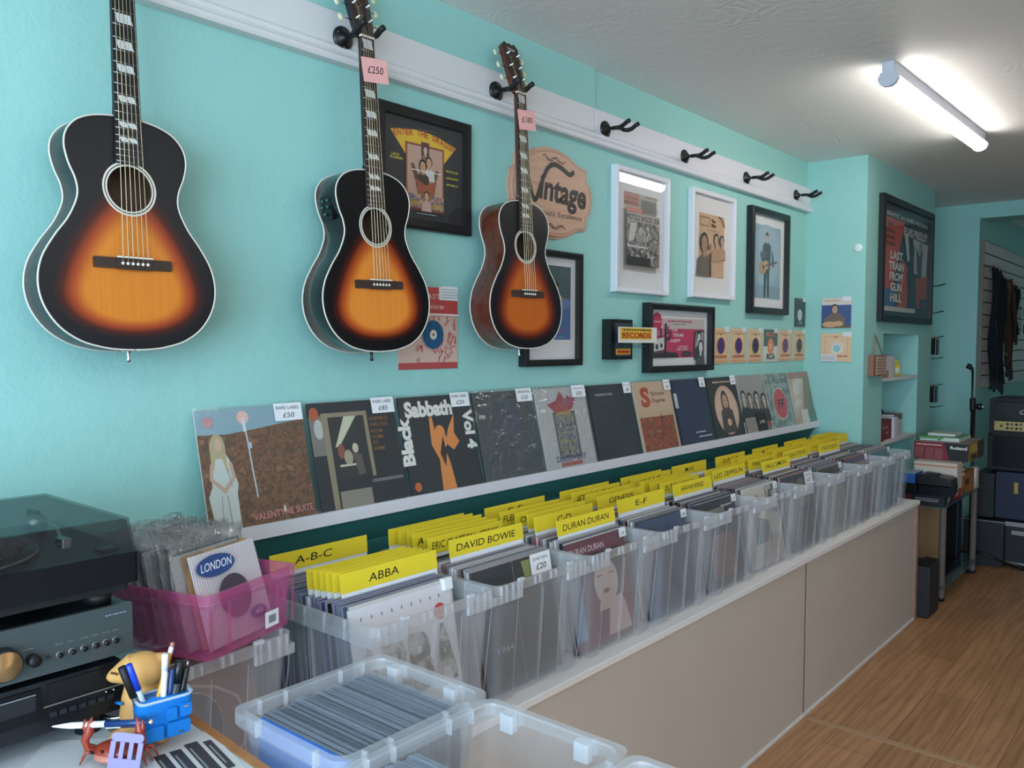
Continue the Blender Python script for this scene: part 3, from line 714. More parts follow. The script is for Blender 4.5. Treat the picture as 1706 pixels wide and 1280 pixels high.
def a_news(A):
    A.rect(0, 0, 1, 1, '#bdb3a8'); A.rect(.0, .83, .46, 1, '#b9897e').text('TRUE STORY', .23, .91, .38, .035, '#8d4a42').text('MIRROR', .23, .85, .38, .035, '#8d4a42')
    A.rect(.5, .76, .98, .94, '#9c978e').scrib(.52, .77, .96, .93, 9, '#6c6863').rect(0, .74, .46, .80, '#c07a6c').text('INSIDE STORY', .75, .955, .4, .022, '#5a544e')
    A.rect(0, .07, 1, .73, 'newsprint').rect(0, .63, 1, .735, '#a79f97').text('PISTOLS SHOCK USA', .5, .645, .98, .072, '#2c2b2b', 0, 0, .02)
    A.poly([(.05, .35), (.22, .40), (.30, .62), (.10, .60)], '#bbb3aa').poly([(.22, .50), (.5, .46), (.44, .36), (.28, .38)], '#8d8780').rect(0, .07, .72, .18, '#2a2a2b').rect(.02, .30, .62, .32, '#c6beb4')
    for i in range(12): A.ell(.1+.075*i, .20+.03*(i*7 % 3), .022, '#a9a299' if i % 2 else '#2b2b2b')
    A.scrib(.03, .01, .97, .06, 3, '#8b847c')
framed(2.925, 3.362, 1.797, 2.318, -.001, .03, .020, 'white_frame', 'white framed newspaper page with a black headline, glare on its glass', art=a_news, mw=(.065, .065, .075, .075))
def a_who(A):
    A.rect(0, 0, 1, 1, 'sepia').box(.05, .80, .42, .95, .003, '#8a5c44').box(.07, .815, .40, .935, .0015, '#8a5c44').text('The', .55, .88, .16, .05, '#2f2622', .0, 0, .03).text('Who', .56, .80, .2, .06, '#2f2622', 0, 0, .03)
    A.scrib(.35, .74, .8, .76, 1, '#77604e').poly([(.72, 1), (.80, 1), (1, .82), (1, .90)], '#b28467')
    bust(A, .66, .60, .085, '#c9a384', '#332823', '#c2997a'); bust(A, .88, .60, .075, '#c9a384', '#332823', '#c2997a')
    bust(A, .17, .52, .13, '#b38a70', '#2c2624', '#756458'); A.rect(0, 0, .36, .30, '#756458').poly([(.36, 0), (.44, 0), (.42, .36), (.36, .40)], '#4a3d36').ell(.38, .48, .05, '#8d6f5a', .05)
framed(3.575, 4.030, 1.803, 2.318, -.001, .03, .020, 'white_frame', 'white framed tan magazine page with dark haired young men', art=a_who, mw=(.075, .075, .085, .085))
def a_elvis(A):
    A.rect(0, 0, 1, 1, '#96a9b8').rect(0, 0, 1, .18, '#8798a8').ell(.45, .6, .5, '#a3b4c2', .42)
    figure(A, .46, .02, .90, '#d3a088', '#1b1a1d', '#3b4450', '#23262b')
    A.poly([(.20, .60), (.28, .66), (.40, .44), (.34, .40)], '#3b4450').poly([(.70, .62), (.64, .68), (.66, .46), (.74, .44)], '#3b4450').ell(.66, .44, .03, '#d3a088')
    A.ell(.30, .42, .13, '#b98a64', .09).ell(.42, .46, .10, '#c39a72', .065).ell(.33, .43, .035, '#3c2a22').line([(.40, .45), (.86, .53)], .010, '#5c4030')
framed(4.212, 4.715, 1.746, 2.312, -.001, .036, .034, 'black_frame', 'black framed colour photo of a standing person in dark clothes playing guitar', art=a_elvis, mw=(.045, .045, .05, .05))
def a_texas(A):
    A.rect(0, 0, 1, 1, '#c6335f').rect(0, .74, 1, 1, '#cbbcb6').poly([(0, .75), (.35, .72), (.35, .95), (0, .95)], '#d2a9b2').poly([(0, 0), (.5, 0), (.45, .14), (0, .22)], '#6d4148').rect(0, .56, .3, .72, '#d66a88')
    A.ell(.10, .90, .085, '#c4244c').text('Capitol', .10, .885, .13, .05, '#efe3e3', .3)
    A.text('A NEW HIT RECORD', .52, .90, .46, .055, '#b3224a', .1, 0, .02).text('another from Capitol', .50, .84, .25, .028, '#2b2628', .3)
    A.text('THE', .41, .67, .11, .075, '#f0e6e4', .15).text('TEXAS', .48, .54, .2, .08, '#f0e6e4', .15, 0, .02).text('LADY', .43, .40, .18, .08, '#f0e6e4', .15, 0, .02)
    A.text('LES PAUL', .58, .26, .18, .05, '#f0e6e4', .1).text('MARY FORD', .56, .19, .2, .05, '#f0e6e4', .1)
    cc = '#3a2630'
    A.line([(.24, .12), (.25, .86)], .018, cc).line([(.25, .45), (.33, .50), (.34, .68)], .012, cc).line([(.25, .40), (.17, .46), (.16, .74)], .012, cc).line([(.25, .6), (.29, .64), (.29, .80)], .009, cc)
    A.poly([(.04, .16), (.22, .22), (.22, .52), (.04, .46)], '#d9d6d2'); bust(A, .09, .28, .022, '#b9b4b0', '#222', '#333') if 0 else None
    A.ell(.09, .28, .025, '#44403f').ell(.17, .31, .022, '#44403f').ell(.64, .10, .10, '#38333a', .075).ell(.64, .10, .03, '#7c3a4a', .02)
    A.poly([(.78, .06), (.99, .02), (.99, .72), (.80, .70)], '#4a4548').poly([(.80, .10), (.97, .06), (.97, .66), (.82, .64)], '#a9a6a4'); bust(A, .88, .50, .045, '#d7d3cf', '#262426', '#3a3a3c'); bust(A, .91, .28, .045, '#dedad6', '#1f1d1e', '#55504f')
    A.scrib(.02, .03, .45, .12, 3, '#2c2528', .006)
framed(3.178, 3.788, 1.454, 1.762, -.001, .042, .028, 'black_frame', 'black framed pink music poster with white lettering and a dark cactus', art=a_texas, mw=(.03, .03, .035, .035))
def a_train(A):
    A.rect(0, 0, 1, 1, '#2e3c50').poly([(0, .0), (.12, 0), (.44, .92), (0, .92)], '#c04c3e').rect(0, .0, .26, .22, '#44648c').poly([(.30, .0), (.5, .0), (.58, .42), (.40, .55)], '#b9453a').poly([(.75, .05), (1, .05), (1, .42), (.7, .38)], '#a5453c')
    A.rect(0, .92, 1, 1, '#33363a').text('GIGANTIC ALL-SUPER WESTERNS', .5, .935, .94, .04, '#d8d5cc', 0, 0, .02)
    A.text('ELVIS PRESLEY', .70, .79, .56, .085, '#dad7ce', 0, 0, .03)
    for i, s in enumerate(('KIRK', 'DOUGLAS', 'ANTHONY', 'QUINN')): A.text(s, .13, .83-.062*i, .2 if i else .1, .04, '#5a2a28', 0, 0, .02)
    for s, y, w in (('LAST', .52, .26), ('TRAIN', .415, .32), ('FROM', .31, .28), ('GUN', .205, .24), ('HILL', .10, .24)): A.text(s, .27, y, w, .078, '#e0dcd0', 0, 0, .04)
    A.poly([(.66, .42), (.95, .40), (.99, .76), (.62, .78)], '#b9b7b2').poly([(.70, .70), (.78, .62), (.86, .70), (.84, .42), (.78, .36), (.72, .44)], '#4a4a4c').ell(.80, .70, .04, '#8b8784')
    A.poly([(.50, .36), (.60, .74), (.66, .70), (.62, .2), (.70, .04), (.58, .04)], '#27344a').poly([(.42, .80), (.50, .52), (.55, .55), (.50, .82)], '#c8c6c0').rect(0, .0, .7, .045, '#c9c5bc').rect(.82, .02, .98, .16, '#20304a').scrib(.84, .04, .96, .14, 4, '#8aa0c0')
framed(5.255, 6.383, 1.717, 2.480, -.351, .034, .040, 'black_frame', 'large black framed western film poster on the chimney breast above the niche', art=a_train, mw=(.03, .03, .03, .03), bg='#2b2d30', tilt=0)

# ------------------------------------------------------------ wooden sign
sg = thing('wall_sign', 'scalloped pale wooden sign with black script behind the right-hand guitar', 'sign', (2.262, -.001, 1.975))
SX = .505; SH = .335
def plaque(k):
    pts = []
    ctl = [(.0, .5), (.02, .66), (.07, .72), (.075, .86), (.18, .875), (.30, .955), (.42, .995), (.5, 1.0), (.58, .995), (.70, .955), (.82, .875), (.925, .86), (.93, .72), (.98, .66), (1.0, .5), (.98, .34), (.93, .28), (.925, .14), (.82, .125), (.70, .045), (.58, .005), (.5, 0), (.42, .005), (.30, .045), (.18, .125), (.075, .14), (.07, .28), (.02, .34)]
    return [(((x-.5)*k+.5)*SX, ((y-.5)*(1-(1-k)*SX/SH)+.5)*SH) for x, y in ctl]
mottle('sign_wood', ['#c79a80', '#cfa488', '#bd8f76'], 3, 4, .5, .3, (3, 3, 22))
MB().prism(plaque(1), 0, -.010, 'sign_wood', axis='y').build('backboard', sg, local=True)
mb = MB(); mb.prism(plaque(.965), -.0102, -.020, 'sign_wood', axis='y')
A = Art(SX, SH)
for k in (.935,):
    P = plaque(k); P2 = [(x/SX, y/SH) for x, y in P]; A.line(P2+[P2[0]], .0022, '#8e5a48')
A.text('intage', .61, .41, .58, .27, '#15120f', .12, -.03, .035, 'c').line(smooth([(.19, .78), (.205, .60), (.25, .42), (.29, .40), (.35, .58), (.42, .75), (.50, .815), (.60, .79), (.69, .745), (.75, .79)]), .019, '#15120f')
A.text('Acoustic Excellence', .56, .245, .58, .06, '#4a3228', 0, 0, .004).text('®', .895, .52, .025, .03, '#4a3228')
for s, y in ((1, .87), (-1, .13)):
    A.line([(.36+.28*i/16, y+.028*s*math.sin(i*PI/4+.4)) for i in range(17)], .003, '#3c2a24').line([(.40+.2*i/12, y-.02*s*math.sin(i*PI/4)) for i in range(13)], .003, '#3c2a24')
A.put(mb, onY(0, -.020, 0), .0002); mb.build('face_board', sg, local=True)

# ------------------------------------------------------------ small black box frame and hanging RECORDS sign
mb = MB(); mb.box((2.868, -.045, 1.517), (3.03, -.001, 1.682), 'black_frame')
A = Art(.162, .165); A.rect(.18, .08, .94, .92, 'dark_fabric_print').poly([(.2, .8), (.5, .6), (.3, .3), (.22, .35)], '#4c4058').rect(.22, .12, .9, .27, '#c98f2c').scrib(.3, .15, .84, .24, 1, '#a3281c', .011); A.put(mb, onY(2.868, -.0451, 1.517))
mb.build('box_frame', label='small deep black box frame with an orange strip at its foot', cat='box frame', fix=True)
q0 = at(1033, 546, 'y', -.075); q1 = at(1087, 570, 'y', -.055); t = thing('hanging_sign', 'small yellow sign with orange capital letters hung between the box frame and pink poster', 'sign', (q0.x, -.066, q1.z-.004))
w = q1.x-q0.x+.012; h = q0.z-q1.z+.008
mb = MB(); mb.box((0, -.003, 0), (w, 0, h), '#dcd9cf'); A = Art(w, h); A.rect(.04, .22, .86, .95, '#e2b43a').scrib(.10, .72, .82, .92, 1, '#4c4a2c', .006).text('RECORDS', .45, .32, .74, .34, '#b8431e', 0, 0, .03); A.put(mb, onY(0, -.0031, 0)); mb.build('sign_plate', t, local=True)
MB().tube([(w*.3, .004, .004), (w*.5, .012, -.02), (w*.85, .02, -.012), (w*.99, .062, .01)], .001, 'steel', 6).build('wire', t, local=True)

# ------------------------------------------------------------ singles pinned up in clear sleeves
def single(x, y, z, w, h, art, label, group=None, face='y', cat='record sleeve', tilt=0):
    T0 = (onY(x, y, z) if face == 'y' else onX(x, y, z)) @ Matrix.Rotation(tilt, 4, 'Z')
    t = thing('record_sleeve', label, cat, T0, group)
    mb = MB(); mb.box((0, 0, 0), (w, h, .0025), '#cfc6b4'); A = Art(w, h); art(A); A.put(mb, Matrix.Translation((0, 0, .0026)), .00018); mb.build('cover', t, local=True)
    MB().box((-.003, -.003, .0048), (w+.003, h+.008, .0052), 'poly_sleeve').build('plastic_sleeve', t, local=True)
    mb = MB(); mb.box((w*.72, h-.018, .0053), (w*.99, h+.006, .0058), 'white_label'); A = Art(w*.27, .024); A.scrib(.1, .15, .9, .85, 2, '#55585c', .0015); A.put(mb, Matrix.Translation((w*.72, h-.018, .0059)), .0001); mb.build('price_label', t, local=True)
    return t
def s_col(disc):
    def f(A):
        A.rect(0, 0, 1, 1, '#e6c49a').box(.10, .13, .90, .92, .004, '#cf9a72').scrib(.15, .15, .85, .24, 1, '#c0613c', .011).rect(.04, .04, .96, .09, '#d99a72').line([(.2, .84), (.4, .86), (.5, .83), (.6, .86), (.8, .84)], .003, '#a9763c').ell(.5, .83, .06, '#a08a30', .03).ell(.5, .50, .245, '#d5a878').ell(.5, .50, .225, disc).ell(.5, .50, .03, '#20202a')
    return f
def s_rca(A):
    A.rect(0, 0, 1, 1, '#d3d8cc').rect(0, .48, 1, 1, '#2c5a4a').text('RCA', .5, .80, .62, .13, '#d96a3c', 0, 0, .03).ell(.5, .48, .24, '#e07a48').ell(.5, .48, .09, '#e6c8a8').ell(.5, .48, .03, '#2b3b30').text('RCA', .52, .08, .62, .17, '#22261f', .1, 0, .05)
sx = [(3.832, '#50306a'), (4.034, '#4a2a66'), (4.241, '#352f4e'), (4.444, None), (4.645, '#6a4a78'), (4.855, '#4a4a58')]
od = ['first', 'second', 'third', 'fourth', 'fifth', 'sixth']
for i, (x, c) in enumerate(sx):
    single(x, -.0015, 1.483, .183, .179, s_rca if c is None else s_col(c), 'green and white single sleeve with orange disc in the row of orange ones' if c is None else 'orange single sleeve with oval dark centre, %s from the left in the row' % od[i], 'singles in a row under the black framed photo')
single(4.865, -.0015, 1.683, .172, .17, lambda A: A.rect(0, 0, 1, 1, '#2d4446').rect(.02, .02, .98, .98, '#27393b').ell(.5, .42, .20, '#cfd2d8').ell(.5, .42, .03, '#555').scrib(.42, .12, .68, .18, 1, '#cfd2cf', .008), 'dark green single sleeve with a white centre, alone above the orange row')
def s_man(A):
    A.rect(0, 0, 1, 1, '#2f4a84').rect(0, .76, 1, 1, '#ddcfc4').text('ELVIS PRESLEY', .38, .88, .55, .05, '#c0502e').rect(0, 0, 1, .08, '#6a5240'); bust(A, .45, .62, .115, '#c39a80', '#1f1b1c', '#6f5c52'); A.poly([(.04, .06), (.10, .30), (.34, .50), (.60, .50), (.82, .32), (.80, .05)], '#6f5c52').ell(.30, .12, .26, '#c9a074', .10).ell(.58, .14, .16, '#c9a074', .09)
single(5.0385, -.104, 1.677, .172, .178, s_man, 'record cover with a dark haired person on blue, on the chimney breast side', face='x', cat='record cover')
def s_peach(A):
    A.rect(0, 0, 1, 1, '#e6c198').box(.12, .2, .88, .9, .003, '#cf9a6c').ell(.52, .5, .22, '#ead9c6').ell(.52, .46, .12, '#8cc8c8').rect(0, 0, .52, .26, '#ddd9d8').scrib(.05, .05, .46, .2, 3, '#77787a').text('RPM 10861', .72, .16, .32, .06, '#c0552e').ell(.5, .86, .05, '#c0503c', .02)
    for i in range(9): A.ell(.52+.17*math.cos(PI*i/8), .52+.17*math.sin(PI*i/8), .012, '#3c5a60')
single(5.0385, -.104, 1.479, .178, .166, s_peach, 'peach coloured single sleeve with a pale blue centre below the portrait cover', face='x')
def s_red(A):
    A.rect(0, 0, 1, 1, '#d9b9a8').rect(0, .68, 1, 1, '#c4423e').text('HIS MASTER', .5, .86, .7, .06, '#e0c0b0').text("Voice", .55, .74, .4, .06, '#e0c0b0', .3).rect(0, 0, 1, .08, '#b84440')
    r = random.Random(3)
    for i in range(46):
        x = r.uniform(.03, .97); y = r.uniform(.10, .66)
        if (x-.52)**2+(y-.42)**2 > .035: A.line([(x, y), (x+r.uniform(-.05, .05), y+r.uniform(-.08, .08)), (x+r.uniform(-.06, .06), y+r.uniform(-.1, .1))], .0035, '#c05550')
    A.rect(0, .655, 1, .68, '#e6d6cc').ell(.55, .42, .175, '#20567c').ell(.55, .42, .06, '#d4cfc4').ell(.55, .42, .015, '#222')
mk('lab2', '#dfe2e4', .5)
t = single(1.752, -.0015, 1.500, .262, .262, s_red, 'red and cream patterned 78 sleeve with a blue disc showing, between two guitars')
mb = MB(); mb.box((1.925, -.0095, 1.722), (2.012, -.0085, 1.765), 'lab2'); A = Art(.087, .043); A.scrib(.06, .1, .94, .9, 4, '#6a6d72', .0014); A.put(mb, onY(1.925, -.0096, 1.722)); mb.build('price_label', label='typed white label taped over the corner of the red patterned sleeve', cat='label')
# cover disc on the chimney side
MB().lathe([(0, -.006), (.022, -.006), (.026, -.001), (.026, 0)], '#dce8e4', (5.0395, -.306, 2.138), 24, axis='x').build('blanking_plate', label='small round white plate on the side of the chimney breast', cat='wall plate')
# ------------------------------------------------------------ LPs leaning on the ledge
mottle('heath', ['#3a2f26', '#6a4030', '#7c5636', '#4c3c2a', '#8d5a3c', '#6d6a40'], 38, 7, .45, .5)
mottle('dark_room', ['#1c1d20', '#2e3032', '#232426'], 14, 5, .4)
mottle('photo_dark', ['#1f2124', '#35383b', '#25282b'], 5, 5, .35)
mottle('purple_dark', ['#20202e', '#2f3050', '#23242e'], 5, 5, .35)
mottle('bright_mix', ['#c8323c', '#25272c', '#3c7ab0', '#d9b83a', '#7a3c8c', '#2f6a4a'], 70, 4, .4, .6)
mottle('flora', ['#8a5c40', '#3c4238', '#b0452c', '#6d5a30', '#caa884'], 60, 5, .5, .5)
mottle('greyphoto', ['#57554f', '#8b867c', '#6b675f'], 8, 5, .4)
mottle('bwphoto', ['#1d1c1e', '#c8c4be', '#3b3a3b', '#98948f'], 22, 5, .4, .5)
mottle('tealphoto', ['#6d8a86', '#a3aaa2', '#5d7672', '#8a9690'], 18, 5, .4)
mottle('creamphoto', ['#cdbfae', '#b4927a', '#d8d2c6', '#8c9a90'], 5, 4, .4)
def l_heath(A):
    A.rect(0, 0, 1, 1, 'heath').poly([(0, .80), (.25, .79), (.55, .82), (.8, .85), (1, .87), (1, 1), (0, 1)], '#87a5ae').ell(.42, .92, .055, '#e3b7a4')
    A.line([(.42, .92), (.44, .7), (.445, .5), (.46, .25)], .004, '#c6ccd0').rect(.43, .66, .47, .71, '#b7bfc6').line([(.42, .92), (.425, .80)], .008, '#d5dadd')
    A.poly([(.06, .02), (.28, .03), (.28, .30), (.30, .38), (.25, .58), (.21, .66), (.12, .66), (.08, .55), (.07, .38), (.03, .30)], '#c4cbc2').poly([(.085, .46), (.09, .72), (.12, .785), (.165, .80), (.205, .775), (.225, .70), (.22, .46), (.185, .60), (.13, .60)], '#b3a47c').ell(.165, .71, .032, '#cda890', .05).line([(.09, .56), (.07, .44), (.17, .345)], .010, '#c2a08a').line([(.25, .56), (.27, .44), (.18, .345)], .010, '#c2a08a').ell(.175, .34, .02, '#c2a08a').line([(.14, .30), (.12, .04)], .002, '#98a298').line([(.19, .30), (.20, .04)], .003, '#98a298').line([(.22, .52), (.24, .36)], .002, '#98a298')
    A.text('VALENTYNE SUITE', .68, .07, .58, .055, '#d38a86', 0, .02, .01).ell(.10, .90, .045, '#c08a92').ell(.69, .12, .012, '#d8d4ca', .03)
def l_door(A):
    A.rect(0, 0, 1, 1, '#222428').rect(0, .52, .16, .88, '#7a776c').ell(.09, .76, .05, '#b9b8b0', .09).ell(.06, .90, .05, '#b0562c', .06)
    A.poly([(.14, .02), (.20, .02), (.20, .86), (.60, .86), (.62, .28), (.66, .28), (.65, .90), (.13, .90)], '#8f8268').rect(.20, .30, .61, .86, '#2b2b2a').poly([(.24, .58), (.30, .60), (.52, .86), (.38, .86)], '#c6c4a8').rect(.22, .02, .58, .18, '#8a8275')
    A.ell(.30, .54, .04, '#8d4c3c', .07).ell(.37, .48, .05, '#a59880', .07).ell(.46, .56, .035, '#c7b8a0', .045).poly([(.42, .52), (.52, .50), (.54, .32), (.46, .30)], '#5c5248').rect(.26, .40, .44, .42, '#cbbfa4').rect(.60, .22, .98, .25, '#6c6c6a')
    for s, y in (('FAIRFIELD', .80), ('PARLOUR', .745), ('FROM', .68), ('HOME', .625), ('TO', .57), ('HOME', .515)): A.text(s, .67, y, .22 if len(s) > 5 else (.07 if s == 'TO' else .14), .035, '#93652f', 0, 0, .015, 'l')
def l_black(A):
    A.rect(0, 0, 1, 1, '#262a2d').text('Sabbath', .40, .80, .66, .15, '#e3e0d4', 0, 0, .05).text('Black', .10, .56, .48, .15, '#e3e0d4', 0, PI/2, .05, 'c').text('Vol 4', .88, .62, .42, .14, '#e3e0d4', 0, -PI/2, .05)
    o = '#dd8a44'
    A.poly([(.42, .02), (.62, .02), (.58, .30), (.54, .44), (.60, .52), (.56, .62), (.44, .60), (.36, .50), (.44, .34)], o).poly([(.36, .50), (.38, .78), (.42, .78), (.44, .56)], o).poly([(.56, .50), (.62, .64), (.74, .80), (.70, .60), (.76, .50), (.66, .42)], o).ell(.50, .62, .07, o).poly([(.46, .40), (.53, .58), (.55, .40), (.51, .26)], '#33251c').ell(.09, .10, .045, '#c0622c')
def l_purple(A): A.rect(0, 0, 1, 1, 'photo_dark').poly([(.30, .55), (.55, .60), (.75, .52), (.70, .85), (.35, .90)], 'purple_dark').poly([(.3, .5), (.5, .72), (.72, .5)], '#3a3852')
def l_flower(A):
    A.rect(0, 0, 1, 1, '#dcd8d4').rect(.28, .13, .72, .70, '#3a4038').rect(.31, .15, .69, .68, 'bright_mix').poly([(.30, .72), (.20, .80), (.38, .84), (.48, .96), (.58, .84), (.78, .88), (.70, .74), (.55, .68), (.40, .66)], '#c0323a').poly([(.50, .80), (.62, .90), (.80, .82), (.66, .76)], '#b83a70').rect(.36, .66, .64, .70, '#caa63a')
    A.text('DISCOVERY', .5, .10, .6, .07, '#4a3a80', 0, 0, .03).rect(.28, .04, .70, .085, '#cf4a3a')
def l_dark(A): A.rect(0, 0, 1, 1, 'photo_dark').scrib(.16, .85, .55, .89, 1, '#8a8a86', .010).scrib(.2, .78, .5, .80, 1, '#6a6a68')
def l_rose(A): A.rect(0, 0, 1, 1, '#c9ab8e').rect(.05, .02, .95, .52, 'flora').rect(.05, .50, .95, .58, '#c4a486').text('S', .28, .66, .24, .26, '#b0482a', 0, 0, .05).text('Simon', .62, .80, .36, .06, '#7a4a34').text('Dupree', .62, .70, .36, .06, '#7a4a34').line([(.6, .2), (.62, .55)], .004, '#4a2f20')
def l_navy(A): A.rect(0, 0, 1, 1, 'purple_dark').rect(0, .58, .09, .80, '#c4c4c0').scrib(.45, .17, .75, .20, 1, '#cfd0d8', .006).scrib(.52, .10, .92, .13, 1, '#cfd0d8', .006)
def l_oval(A): A.rect(0, 0, 1, 1, '#2b2526').scrib(.22, .90, .82, .94, 1, '#c9a892', .008).ell(.52, .46, .40, '#c9a38c', .40).ell(.52, .44, .36, '#d3b29c', .36); bust(A, .5, .60, .11, '#c2977c', '#3a2c26', '#4a3f3c', long=1); A.poly([(.28, .12), (.74, .12), (.70, .44), (.58, .50), (.42, .50), (.30, .44)], '#4a3f3c').ell(.52, .26, .07, '#d5a88c', .06)
def l_group(A):
    A.rect(0, 0, 1, 1, '#7b7672').rect(0, .55, 1, 1, '#9c9691').text('URiE', .70, .16, .22, .05, '#d8d4d0').rect(.85, .10, 1, .34, '#b83a34')
    for x, y, s in ((.14, .62, .085), (.36, .58, .08), (.62, .58, .09), (.88, .55, .08)): bust(A, x, y, s, '#b8aaa0', '#272322', '#2b2a2c')
    A.rect(.45, 0, .82, .34, '#29282b').rect(0, 0, .4, .28, '#8a847e').text('LIVE', .64, .16, .2, .05, '#d8d4d0')
def l_red(A): A.rect(0, 0, 1, 1, 'tealphoto').text('FOO FIGHTERS', .5, .82, .92, .08, '#2c3634').ell(.52, .45, .30, '#dadbd4', .29).ell(.52, .45, .285, '#c04448', .275).text('FF', .53, .36, .28, .17, '#1f1d1e', .1, 0, .02).line([(.1, .1), (.95, .12)], .003, '#5c6c68')
def l_cream(A): A.rect(0, 0, 1, 1, 'creamphoto').rect(0, .88, 1, 1, '#a58074').poly([(.45, .25), (.72, .90), (1, .90), (.95, .1), (.6, .1)], '#8d7d6a').poly([(.62, .02), (1, .02), (.92, .70)], '#5d8078').rect(.30, .02, .62, .28, '#ddd9d4').ell(.25, .68, .10, '#d8d4cc').scrib(.33, .06, .6, .25, 5, '#9c9894')
LPS = [(l_heath, 'record cover with a pale robed figure on a heath', 1, 0), (l_door, 'dark record cover showing a lit doorway', 1, 0), (l_black, 'black record cover with an orange figure and fat cream letters', 1, 0), (l_purple, 'very dark record in crumpled shiny film between the orange figure and white covers', 2, 0),
       (l_flower, 'white record cover with a red flower burst in crinkled film', 2, 1), (l_dark, 'plain dark record cover right of the white flowered one', 1, 0), (l_rose, 'tan record cover with a large ornate red initial', 1, 0), (l_navy, 'navy record cover with small white script at the bottom', 1, 0),
       (l_oval, 'record cover with a long haired person in a pale oval', 1, 0), (l_group, 'grey record cover with a row of dark haired heads', 0, 1), (l_red, 'grey green record cover with a big red oval', 0, 1), (l_cream, 'cream record cover at the far end of the ledge', 0, 1)]
bx = [350, 541, 690, 813, 921, 1003, 1086, 1154, 1212, 1263, 1304, 1340]
tl = [('RARE LABEL', '£50'), ('RARE LABEL', '£85'), ('RARE LABEL', '£20'), ('ORIGINAL', '£120'), ('', '£25')]
for i, (art, lab, film_, thk) in enumerate(LPS):
    x = 1.064+.3325*i; S_ = .313
    T0 = Matrix.Translation((x, -.094, LZ+.0005)) @ Matrix.Rotation(-.235, 4, 'X')
    t = thing('record_album', lab, 'record album', T0, 'albums facing out along the white ledge')
    mb = MB(); mb.box((0, 0, 0), (S_, .0045, S_-.003), '#2a2a2c' if i in (1, 2, 3, 5, 7, 8) else '#c9c3b8')
    A = Art(S_, S_-.003); art(A); A.put(mb, onY(0, -.0001, 0), .00018); mb.build('cover', t, local=True, fix=False)
    km = 'crumple' if film_ == 2 else 'poly_sleeve'
    MB().box((-.005, -.0052, 0), (S_+.005, -.0048, S_+.004), km).box((-.005, .0062, 0), (S_+.005, .0066, S_+.004), km).build('plastic_sleeve', t, local=True)
    if i < 9:
        a, b = tl[i] if i < 5 else ('', '£%d' % (15+i))
        mb = MB(); ww = .085 if i < 5 else .055; mb.box((S_-ww-.004, -.0062, S_-.045), (S_-.002, -.0056, S_+.002), 'white_label'); A = Art(ww, .045)
        if a: A.hand(a, .5, .68, .85, .2)
        else: A.scrib(.1, .6, .9, .9, 1, '#55585c')
        A.hand(b, .5, .18, .42, .3); A.put(mb, onY(S_-ww-.004, -.0063, S_-.045), .0001); mb.build('price_label', t, local=True)

# ------------------------------------------------------------ records filed in the crates
ec = [['#2c2b2e', '#d8d6d2'], ['#c9c6c2', '#8f8d90'], ['#3c4a68', '#aab0c0'], ['#16161a', '#6b6a70'], ['#7d5a48', '#cfc8bc'], ['#e0ded8', '#b8b6ba'], ['#5a5f6c', '#9aa0b0'], ['#a84a3c', '#c8c0b8'], ['#343a6c', '#9'], ['#5a6094', '#9']]
protos = []
SW = .313
for k, (c, c2) in enumerate(ec):
    t = None
    mb = MB(); mb.box((-SW/2, -.0018, .001), (SW/2, .0018, SW), c); me_c = mb.mesh('record_cover')
    mb = MB(); mb.box((-SW/2-.004, .0018, 0), (SW/2+.004, .0022, SW+.0035), 'poly_edge'); me_p = mb.mesh('plastic_sleeve')
    protos.append((me_c, me_p))
GL = ['records filed in the %s crate' % n for n in names]
def filed(i, y, lean, k, dx, dz, label):
    T = Matrix.Translation((CX0+PITCH*i+.181+dx, CY+y, CT+.0075+dz)) @ Matrix.Rotation(-lean, 4, 'X')
    t = bpy.data.objects.new('filed_record', None); COL.objects.link(t); t.matrix_world = T; PM[t.name] = T
    tag(t, label, 'record', GL[i])
    for nm, me in (('cover', protos[k][0]), ('plastic_sleeve', protos[k][1])):
        o = bpy.data.objects.new(nm, me); COL.objects.link(o); o.parent = t
    return t
rnd = random.Random(11)
rest = MB()
DIV = []   # crate, y of the card foot, x offset, text, label
BACK = .425
